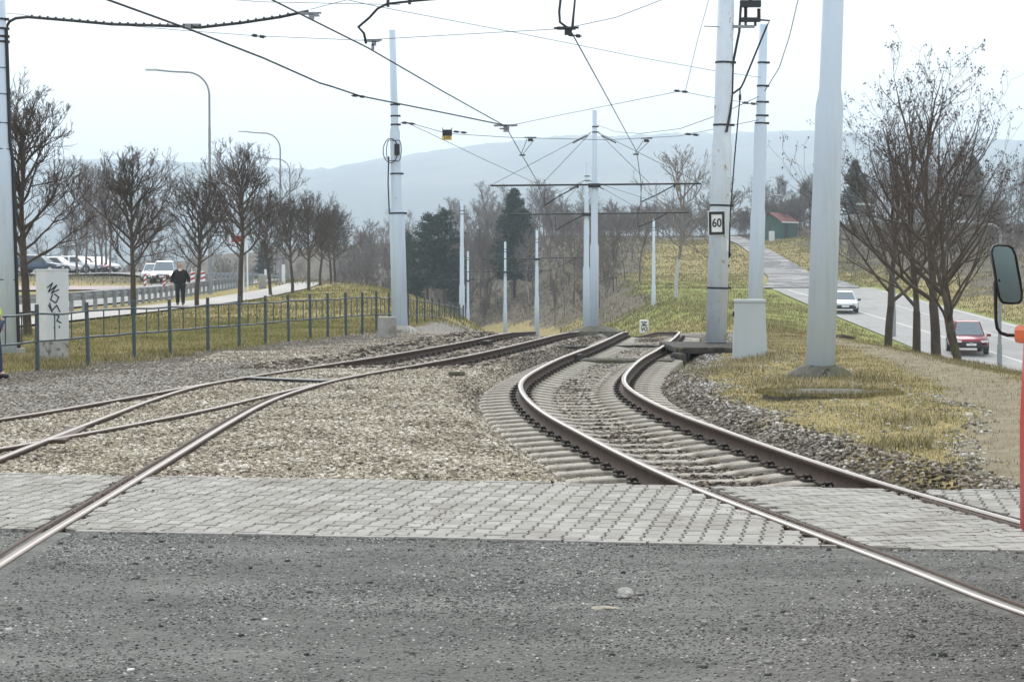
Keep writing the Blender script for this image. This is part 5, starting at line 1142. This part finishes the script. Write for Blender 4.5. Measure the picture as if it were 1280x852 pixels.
g0 = at(975, 300, 262); tb = MB(); tb.box((0, 0, .6), (.7, .5, 1.5), bev=.03); o = tb.build('meter_box', M['cabinet'], None); o.location = (g0.x - .3, 268, TZ(g0.x - .3, 268)); tag(o, 'small pale meter box left of the green hut', 'box')

# ------------------------------------------------------------------ street lamps
def lamp(name, label, base, H, arm, r0=.09, dirx=-1, group=None, head=True, bend=1.3):
    t_ = thing(name, label, 'street lamp', base, 0, group); mb = MB()
    mb.tube([(0, 0, -.3), (0, 0, H * .22)], [r0 * 1.45, r0 * 1.35], 12); mb.tube([(0, 0, H * .22), (0, 0, H * .75)], [r0, r0 * .85], 10); mb.build('pole', M['galv'], t_)
    mb = MB(); P = [(0, 0, H * .75), (0, 0, H - bend)] + [(dirx * bend * (1 - math.cos(q)), 0, H - bend + bend * math.sin(q)) for q in np.linspace(.2, 1.45, 7)] + [(dirx * (bend + (arm - bend) * .5), 0, H + .03), (dirx * arm, 0, H + .12)]
    mb.tube(P, [r0 * .7] * 2 + [r0 * .6] * 7 + [r0 * .55] * 2, 8); mb.build('arm', M['galv'], t_)
    if head: mb = MB(); mb.box((dirx * (arm + .25), 0, H + .13), (.75, .26, .10), bev=.03); mb.build('lamp_head', M['cabinet_grey'], t_)
    return t_
def lampat(px_, Y_, z_=None, **k):
    x_ = (px_ - 640) / FPX * Y_; return Vector((x_, Y_, TZ(x_, Y_) if z_ is None else z_))
G_ = 'curved street lamps along the left road'
lamp('street_lamp', 'nearest and tallest curved street lamp, right of the walking person', lampat(263, 116), 12.6, 3.0, group=G_)
lamp('street_lamp', 'second curved street lamp, behind the fifth street tree', lampat(351, 168), 12.3, 2.8, group=G_)
lamp('street_lamp', 'third and farthest curved street lamp', lampat(363, 208), 12.4, 2.6, group=G_)
lamp('street_lamp', 'pale lamp post standing behind the first verge tree', lampat(1118, 118), 7.6, 1.6, .07, -1, bend=.5)
lamp('street_lamp', 'pale lamp post by the road right of the red car', lampat(1250, 93), 7.0, 1.5, .085, -1, bend=.5)
lamp('street_lamp', 'lamp post behind the slim three-step mast, its arm pointing right', lampat(952, 190), 8.0, 1.2, .07, 1, bend=.4)
# hidden-behind-trees red sign
sgn = thing('road_sign', 'red traffic sign behind the tall street tree crown', 'sign', lampat(297, 140)); mb = MB(); mb.tube([(0, 0, -.2), (0, 0, 3.6)], .04, 8); mb.build('pole', M['galv'], sgn)
mb = MB(); mb.box((0, -.05, 3.3), (.8, .04, .45), bev=.01); mb.build('panel', M['red_sign'], sgn)

# ------------------------------------------------------------------ guardrails and road furniture on the left
def guardrail(label, pts, H=.72, st=2.0, sides=1):
    P = resample(np.array(pts, float) if len(pts) > 30 else smooth_curve(pts, 120), st); t_ = thing('guardrail', label, 'guardrail', (P[0][0], P[0][1], TZ(*P[0])))
    Z = [TZ(*p) for p in P]; prev = None
    for i, p in enumerate(P):
        if prev is None: mb = MB(); mb.box((0, 0, .33), (.15, .10, .78), bev=.01); prev = mb.build('post', M['galv'], t_); q = prev
        else: q = prev.copy(); COL.objects.link(q); q.parent = t_
        q.location = Vector((p[0], p[1], Z[i])) - t_.location
    T_ = np.gradient(P, axis=0); T_ /= np.linalg.norm(T_, axis=1)[:, None]; Nn = np.c_[T_[:, 1], -T_[:, 0]]
    prof = [(-.08, H), (-.12, H - .04), (-.12, H - .10), (-.06, H - .15), (-.12, H - .20), (-.12, H - .26), (-.08, H - .31), (-.06, H - .31), (-.10, H - .25), (-.10, H - .21), (-.04, H - .15), (-.10, H - .09), (-.10, H - .05), (-.06, H)]
    V = [(P[i, 0] + Nn[i, 0] * a, P[i, 1] + Nn[i, 1] * a, Z[i] + b_) for i in range(len(P)) for a, b_ in prof]; k_ = len(prof)
    F = [(i * k_ + j, i * k_ + (j + 1) % k_, (i + 1) * k_ + (j + 1) % k_, (i + 1) * k_ + j) for i in range(len(P) - 1) for j in range(k_)]
    V = np.array(V) - np.array(t_.location); np_mesh('rail_beam', V, np.array(F), M['galv'], t_); return t_
guardrail('near steel guardrail between the footway and the road', [(-17.2, 58), (-16.6, 72), (-16.4, 82), (-16.7, 92), (-17.3, 108), (-17.9, 125), (-18.5, 138), (-18.9, 148)])
guardrail('far steel guardrail on the other side of the road', [(-26.2, 165), (-27.5, 185), (-26, 205), (-22.5, 222), (-18.5, 236)])
def bollard(px_, Y_, label, h=1.0, w=.16, board=False):
    x_ = (px_ - 640) / FPX * Y_; t_ = thing('barrier_board' if board else 'bollard', label, 'barrier' if board else 'bollard', (x_, Y_, TZ(x_, Y_) + .06))
    mb = MB(); mb.box((0, 0, h / 2), (w, .06, h), bev=.01); mb.build('body', M['white'], t_)
    for i in range(3):
        mb = MB(); z0 = h * (.15 + .3 * i); s_ = w / 2 + .003; mb.prism([(-s_, -.034, z0), (s_, -.034, z0 + .10), (s_, -.034, z0 + .24), (-s_, -.034, z0 + .14)], (0, .068, 0)); mb.build('stripe', M['red_sign'], t_)
    mb = MB(); mb.box((0, 0, .03), (w + .2, .35, .07), bev=.01); mb.build('foot', M['plastic'], t_); return t_
bollard(181.5, 128, 'red and white marker board left of the white car front'); bollard(205.5, 130, 'red and white marker board in front of the white car grille', .8)
bollard(241, 134, 'striped barrier board just right of the walking person', 1.05, .28, True); bollard(254, 138, 'striped barrier board beside the lamp post foot', 1.05, .28, True)
def whitepost(px_, Y_, h, label, r=.05):
    x_ = (px_ - 640) / FPX * Y_; mb = MB(); mb.tube([(0, 0, -.2), (0, 0, h - .25), (0, 0, h)], [r, r, r * .8], 10); o = mb.build('marker_post', M['white']); o.location = (x_, Y_, TZ(x_, Y_)); tag(o, label, 'post')
whitepost(304.5, 118, 2.6, 'white post right of the tall street tree, left one of two'); whitepost(309.5, 119, 2.8, 'white post right of the tall street tree, right one of two')
whitepost(240, 200, .9, 'small white post on the far guardrail line above the road'); whitepost(332, 205, 1.1, 'short white post on the far side of the road', .12); whitepost(354.5, 160, 1.5, 'white leaning post beside the second lamp', .14)
o = MB().box((0, 0, .45), (.5, .4, .9), bev=.03).build('concrete_block', M['concrete']); o.location = lampat(328, 134); tag(o, 'grey block at the end of the near guardrail', 'block')

# ------------------------------------------------------------------ cars (front faces -Y)
def car(name, label, loc, rz, paint, L_=4.4, W_=1.8, H_=1.48, style='hatch', lit=False, rear=False, group=None, suv=False):
    t_ = thing(name, label, 'car', loc, rz, group); hw = W_ / 2; gc = .32 if suv else .24
    def ring(y, w_, z0, zb, zt, wt): # closed section, symmetric
        half = [(w_ * .86, z0), (w_ * .98, z0 + .12), (w_, (z0 + zb) / 2), (w_ * .965, zb - .04), (wt, zt)]
        return [(x, y, z) for x, z in half] + [(-x, y, z) for x, z in half[::-1]]
    bz = .92 * H_ / 1.48 if not suv else 1.0
    st = [(-L_ / 2, .74, gc + .16, .58 * bz, .60 * bz, .60), (-L_ / 2 + .06, .86, gc + .04, .66 * bz, .70 * bz, .72), (-L_ / 2 + .25, .95, gc, .74 * bz, .80 * bz, .80), (-L_ / 2 + .75, 1.0, gc, .84 * bz, .90 * bz, .84), (-L_ / 2 + 1.25, 1.0, gc, .90 * bz, .97 * bz, .86),
          (0, 1.0, gc, .93 * bz, .98 * bz, .88), (L_ / 2 - .6, 1.0, gc, .97 * bz, 1.02 * bz, .88), (L_ / 2 - .15, .95, gc + .02, .96 * bz, 1.0 * bz, .80), (L_ / 2, .86, gc + .14, .86 * bz, .9 * bz, .72)]
    mb = MB(); mb.loft([ring(y, hw * w_, z0, zb, zt, hw * wt) for y, w_, z0, zb, zt, wt in st]); body = mb.build('body', paint, t_, True)
    bt = .93 * bz; fy, ry = -L_ / 2 + 1.15, L_ / 2 - (.12 if style != 'sedan' else .75)
    tf, tr_ = fy + .75, ry - (.45 if style != 'sedan' else .55); wt = hw * .66
    mb = MB()
    def rect(y, z, w_): return [(-w_, y, z), (w_, y, z)]
    A_ = [(-hw * .86, fy, bt), (hw * .86, fy, bt), (hw * .9, ry, bt + .05), (-hw * .9, ry, bt + .05)]; B_ = [(-wt, tf, H_ - .05), (wt, tf, H_ - .05), (wt, tr_, H_ - .04), (-wt, tr_, H_ - .04)]
    C_ = [(-wt * .8, tf + .2, H_), (wt * .8, tf + .2, H_), (wt * .8, tr_ - .1, H_), (-wt * .8, tr_ - .1, H_)]
    mb.loft([A_, B_, C_]); mb.build('roof', paint, t_)
    def pane(nm, quad, out_, ins=.06, mt='glass'):
        c_ = sum((Vector(p) for p in quad), Vector()) / 4; n_ = (Vector(quad[1]) - Vector(quad[0])).cross(Vector(quad[3]) - Vector(quad[0])).normalized()
        if n_.dot(c_ - Vector((0, 0, .8))) < 0: n_ = -n_
        P = [Vector(p).lerp(c_, ins * (1 if i < 9 else 1)) + n_ * .006 for i, p in enumerate(quad)]
        m2 = MB(); m2.prism(P, n_ * .006); m2.build(nm, M[mt], t_)
    pane('windscreen', [A_[0], A_[1], B_[1], B_[0]], 1, .09); pane('rear_window', [A_[3], A_[2], B_[2], B_[3]], 1, .14)
    for s_ in (1, 0):
        a0, a1, b1_, b0_ = (A_[1], A_[2], B_[2], B_[1]) if s_ else (A_[0], A_[3], B_[3], B_[0])
        a0, a1, b0_, b1_ = map(Vector, (a0, a1, b0_, b1_))
        pane('side_window', [a0.lerp(a1, .04), a0.lerp(a1, .47), b0_.lerp(b1_, .45), b0_.lerp(b1_, .02)], 1, .10, 'glassdark'); pane('side_window', [a0.lerp(a1, .50), a0.lerp(a1, .93), b0_.lerp(b1_, .92), b0_.lerp(b1_, .52)], 1, .10, 'glassdark')
    F_ = -L_ / 2
    mb = MB(); mb.box((0, F_ + .01, .47 * bz + (.08 if suv else 0)), (W_ * (.5 if suv else .62), .10, .20 if suv else .14), bev=.02); mb.build('grille', M['plastic'], t_)
    mb = MB(); mb.box((0, F_ + .06, gc + .10), (W_ * .80, .14, .16), bev=.03); mb.build('bumper', M['plastic'], t_)
    if suv: mb = MB(); mb.box((0, F_ - .045, .555), (.16, .01, .10), bev=.004); mb.build('badge', M['rim'], t_)
    mb = MB(); mb.box((0, F_ - .03, gc + .19), (.5, .03, .11)); mb.build('number_plate', M['white'], t_)
    for s_ in (-1, 1):
        mb = MB(); mb.box((s_ * hw * .70, F_ + .13, .66 * bz), (.38, .20, .11), rz=s_ * .35, bev=.02); mb.build('headlight', M['lamp_on' if lit else 'lamp_lens'], t_)
        mb = MB(); mb.box((s_ * hw * .80, L_ / 2 - .06, .80 * bz), (.22, .16, .22), bev=.02); mb.build('tail_light', M['brake_red'], t_)
        mb = MB(); mb.box((s_ * (hw + .09), fy + .28, bt + .02), (.22, .14, .14), bev=.03); mb.build('wing_mirror', paint if suv else M['plastic'], t_)
        for yy in (F_ + .82, L_ / 2 - .78):
            R_ = .35 if suv else .32
            mb = MB(); mb.tube([(s_ * (hw - .23), yy, R_), (s_ * (hw - .015), yy, R_)], R_, 20); wh = mb.build('wheel', M['tyre'], t_)
            mb = MB(); mb.tube([(s_ * (hw - .02), yy, R_), (s_ * (hw + .004), yy, R_)], [R_ * .66, R_ * .62], 14); mb.build('rim', M['rim'], wh)
            mb = MB(); mb.tube([(s_ * (hw - .20), yy, R_ + .02), (s_ * (hw + .001), yy, R_ + .02)], R_ + .05, 20); mb.build('wheel_arch', M['plastic'], t_)
    return t_
zr1 = lambda y: float(zrd(25, y)) + .01
car('parked_car' if 0 else 'car', 'white hatchback driving towards us, half behind the nearest mast', (23.05, 141, zr1(141)), R(-7), M['car_white'], 4.4, 1.8, 1.46)
car('car', 'dark red sport utility car coming up the road behind the forked tree', (23.75, 106, zr1(106)), R(-7), M['car_red'], 4.5, 1.86, 1.68, suv=True)
g0 = lampat(206, 152); car('car', 'white sport utility car with lit headlamps behind the walking person', (g0.x, g0.y, zl(0, 152) + .01), R(6), M['car_silver'], 4.6, 1.9, 1.68, suv=True, lit=True)
g0 = lampat(191.5, 166); car('car', 'white car following close behind the one with lit headlamps', (g0.x, g0.y, zl(0, 166) + .01), R(6), M['car_white'], 4.3, 1.78, 1.5)
PK = [(50, 182, 78, 'car_dark', 1.62, True, 'dark blue estate car parked leftmost, behind the white cabinet'), (72, 185, 75, 'car_white', 1.5, False, 'white hatchback parked directly behind the white cabinet top'), (98, 190, 70, 'car_white', 1.55, True, 'white parked car with red tail lamps between two dark trunks'), (114, 194, 62, 'car_red', 1.45, False, 'red parked car half hidden behind the dark trunks'), (124, 197, 60, 'car_white', 1.5, False, 'white parked car at the right end of the parking row')]
for px_, Y_, az, pt, h_, sv, lb in PK:
    x_ = (px_ - 640) / FPX * Y_; car('parked_car', lb, (x_, Y_, TZ(x_, Y_) + .22), R(az), M[pt], 4.4, 1.78, h_, suv=sv, group='cars parked behind the left road')

# ------------------------------------------------------------------ people
def skin_mesh(name, J, E_, m_, parent, root=0, sub=2):
    bm = bmesh.new(); lay = bm.verts.layers.skin.verify(); vs_ = []
    for (p, r) in J:
        v_ = bm.verts.new(p); v_[lay].radius = (r, r) if not isinstance(r, tuple) else r; vs_.append(v_)
    for a, b_ in E_: bm.edges.new((vs_[a], vs_[b_]))
    vs_[root][lay].use_root = True
    me = bpy.data.meshes.new(name); bm.to_mesh(me); bm.free(); me.materials.append(m_)
    o = bpy.data.objects.new(name, me); COL.objects.link(o); o.parent = parent
    o.modifiers.new('skin', 'SKIN').use_smooth_shade = True; s_ = o.modifiers.new('sub', 'SUBSURF'); s_.levels = s_.render_levels = sub; return o
def person(label, loc, rz, top, legs, vest=False, stout=1.0, armpose=0):
    t_ = thing('person', label, 'person', loc, rz); k_ = stout
    J = [((0, 0, .95), (.15 * k_, .11 * k_)), ((0, 0, 1.15), (.15 * k_, .11 * k_)), ((0, 0, 1.36), (.17 * k_, .11)), ((0, 0, 1.50), .06), ((0, -.01, 1.58), .058), ((0, -.02, 1.66), (.078, .095)), ((0, -.01, 1.75), (.07, .085))]
    E_ = [(i, i + 1) for i in range(6)]
    for s_ in (-1, 1):
        n = len(J); yh = -.06 if s_ > 0 else -.03
        J += [((s_ * .17 * k_, 0, 1.42), .058), ((s_ * .25 * k_, .02, 1.15), .045), ((s_ * .27 * k_, yh, .92), .032), ((s_ * .275 * k_, yh - .02, .84), (.038, .022))]
        E_ += [(2, n), (n, n + 1), (n + 1, n + 2), (n + 2, n + 3)]
        for f_, (dx, l_) in enumerate(((-.026, .072), (-.009, .085), (.009, .08), (.026, .062))):
            m2 = len(J); J += [((s_ * .275 * k_ + dx, yh - .03, .80), .009), ((s_ * .275 * k_ + dx * 1.1, yh - .045, .80 - l_), .007)]; E_ += [(n + 3, m2), (m2, m2 + 1)]
        m2 = len(J); J += [((s_ * .275 * k_ - s_ * .03, yh - .05, .83), .011), ((s_ * .275 * k_ - s_ * .045, yh - .075, .78), .008)]; E_ += [(n + 3, m2), (m2, m2 + 1)]
        n = len(J); fwd = -.10 * s_
        J += [((s_ * .10, 0, .88), .085), ((s_ * .11, fwd * .6, .48), .06), ((s_ * .11, fwd, .10), .042), ((s_ * .12, fwd - .14, .04), .035)]
        E_ += [(0, n), (n, n + 1), (n + 1, n + 2), (n + 2, n + 3)]
    skin_mesh('body', J, E_, M['skin'], t_)
    # face
    for nm, c_, d_, m_ in (('eye', (-.03, -.108, 1.685), (.018, .012, .010), 'black'), ('eye', (.03, -.108, 1.685), (.018, .012, .010), 'black'), ('nose', (0, -.122, 1.655), (.02, .03, .04), 'skin'), ('mouth', (0, -.110, 1.615), (.045, .012, .010), 'brake_red'), ('ear', (-.082, 0, 1.66), (.012, .03, .05), 'skin'), ('ear', (.082, 0, 1.66), (.012, .03, .05), 'skin')):
        MB().box(c_, d_, bev=.004).build(nm, M[m_], t_)
    skin_mesh('hair', [((0, .035, 1.70), (.075, .08)), ((0, .0, 1.765), (.068, .075))], [(0, 1)], M['hair'], t_, sub=1)
    # jacket
    J = [((0, 0, .84), (.20 * k_, .135 * k_)), ((0, 0, 1.05), (.215 * k_, .15 * k_)), ((0, 0, 1.26), (.20 * k_, .15 * k_)), ((0, 0, 1.42), (.12 * k_, .10)), ((0, .01, 1.51), (.08, .085))]; E_ = [(0, 1), (1, 2), (2, 3), (3, 4)]
    for s_ in (-1, 1):
        n = len(J); yh = -.06 if s_ > 0 else -.03
        J += [((s_ * .165 * k_, 0, 1.37), .072 * k_), ((s_ * .255 * k_, .03, 1.13), .068 * k_), ((s_ * .275 * k_, yh + .01, .93), .05 * k_)]; E_ += [(3, n), (n, n + 1), (n + 1, n + 2)]
    skin_mesh('jacket', J, E_, top, t_)
    J = [((0, 0, .90), (.17 * k_, .12 * k_))]; E_ = []
    for s_ in (-1, 1):
        n = len(J); fwd = -.10 * s_
        J += [((s_ * .105, 0, .80), .12), ((s_ * .12, fwd * .6, .48), .095), ((s_ * .12, fwd + .01, .14), .082), ((s_ * .12, fwd + .01, .04), .08)]; E_ += [(0, n), (n, n + 1), (n + 1, n + 2), (n + 2, n + 3)]
    skin_mesh('trousers', J, E_, legs, t_)
    for s_ in (-1, 1):
        fwd = -.10 * s_; skin_mesh('shoe', [((s_ * .115, fwd + .05, .05), .045), ((s_ * .115, fwd - .05, .055), .052), ((s_ * .12, fwd - .17, .042), .040)], [(0, 1), (1, 2)], M['black'], t_, sub=1)
    return t_
g0 = lampat(225.5, 84); p1 = person('person in loose black clothes walking towards us on the footway', (g0.x, g0.y, zl(0, 84) + .01), R(4), M['cloth_black'], M['cloth_black'], stout=1.3)
mb = MB(); mb.prism([(-.06, -.13, 1.50), (.06, -.13, 1.50), (0, -.155, 1.40)], (0, .02, 0)); mb.build('shirt_collar', M['white'], p1)
g0 = gp(-14, 470); p2 = person('person in a yellow high visibility jacket and dark jeans at the left edge', (g0.x, g0.y, TZ(g0.x, g0.y)), R(80), M['hivis'], M['denim'], stout=1.08)

# ------------------------------------------------------------------ tram at the right edge
ax = Vector((.215, -.977, 0)); ay = Vector((.977, .215, 0))        # towards its tail, towards its far side
tm = thing('tram', 'red and grey tram front corner at the right edge with its mirror', 'tram', (0, 0, 0)); c0 = Vector((2.085, 8.6, 0)); tm.location = c0
def trring(d, w0, inset_lo=0.0):
    prof = [(.10, .38), (.0, .52), (-.006, .95), (.01, 1.36), (.03, 1.40), (.05, 1.9), (.09, 2.5), (.25, 3.0)]
    L_ = [ax * d + ay * (a + w0) + Vector((0, 0, z)) for a, z in prof]; R_ = [ax * d + ay * (2.5 - a - w0) + Vector((0, 0, z)) for a, z in prof[::-1]]
    return L_, R_
def loft_part(name, sel, m_):
    mb = MB(); rings = []
    for d, w0 in ((-.0, .22), (.04, .09), (.1, .03), (.25, 0), (9, 0), (14, 0)):
        L_, R_ = trring(d, w0); n_ = len(L_); ids = sel
        rings.append([L_[i] for i in ids] + [R_[n_ - 1 - i] for i in ids[::-1]])
    mb.loft([[tuple(p) for p in r_] for r_ in rings]); mb.build(name, m_, tm, True)
loft_part('lower_body', [0, 1, 2, 3], M['tram_red']); loft_part('upper_body', [4, 5, 6, 7], M['tram_grey'])
mb = MB(); mb.box(tuple(ax * .22 + ay * .0 + Vector((0, 0, at(1275, 417, 8.5).z))), (.07, .14, .075), rz=math.atan2(ax.y, ax.x) + math.pi / 2, bev=.02); mb.build('indicator', M['amber'], tm)
for d in (.75, 2.4, 4.2):
    mb = MB(); q = ax * (d + .55) + ay * .075 + Vector((0, 0, 2.0)); mb.box(tuple(q), (.04, 1.2, .95), rz=math.atan2(ax.y, ax.x) + math.pi / 2, bev=.01); mb.build('side_window', M['glassdark'], tm)
mb = MB(); mb.box(tuple(ax * 5 + ay * 1.25 + Vector((0, 0, .3))), (1.9, 9.0, .35), rz=math.atan2(ax.y, ax.x) + math.pi / 2); mb.build('underframe', M['plastic'], tm)
Ym = 8.75; o_ = tm.location
mb = MB(o_); mb.tube(pp((1243.5, 352, Ym), (1244.5, 380, Ym), (1245, 400, Ym), (1246.5, 410, Ym), (1251, 416, Ym), (1259, 418.7, Ym), (1270, 419, Ym), (1290, 419, Ym - .05)), .0075, 10); mb.tube(pp((1243.5, 352, Ym), (1250, 350, Ym - .02)), .0075, 8); mr = mb.build('mirror_arm', M['black'], tm, True)
OUT = [(1241, 306.5), (1246, 305), (1260, 305.5), (1266, 309), (1270, 318), (1273.5, 335), (1276.5, 352), (1278.5, 368), (1277.5, 376), (1274, 380), (1262, 380.5), (1253, 379.5), (1249, 374), (1245.5, 360), (1241.5, 335), (1238.5, 314)]
cx_ = sum(p[0] for p in OUT) / len(OUT); cy_ = sum(p[1] for p in OUT) / len(OUT)
def orng(k_, dy): return [tuple(at(cx_ + (a - cx_) * k_, cy_ + (b_ - cy_) * k_, Ym + (a - cx_) * .0012) + Vector((0, dy, 0))) for a, b_ in OUT]
def orng2(ins, dy):
    o2 = []
    for a, b_ in OUT:
        d = math.hypot(a - cx_, b_ - cy_); k_ = (d - ins) / d; o2.append(tuple(at(cx_ + (a - cx_) * k_, cy_ + (b_ - cy_) * k_, Ym + (a - cx_) * .0012) + Vector((0, dy, 0))))
    return o2
mb = MB(o_); mb.loft([orng2(14, .055), orng2(3, .05), orng2(.6, .02), orng2(0, 0), orng2(.6, -.012), orng2(2.6, -.012), orng2(2.9, -.004)]); mb.build('mirror_housing', M['black'], tm, True)
mb = MB(o_); mb.add(orng2(2.8, -.006), [list(range(len(OUT)))]); mb.build('mirror_glass', M['mirror'], tm)
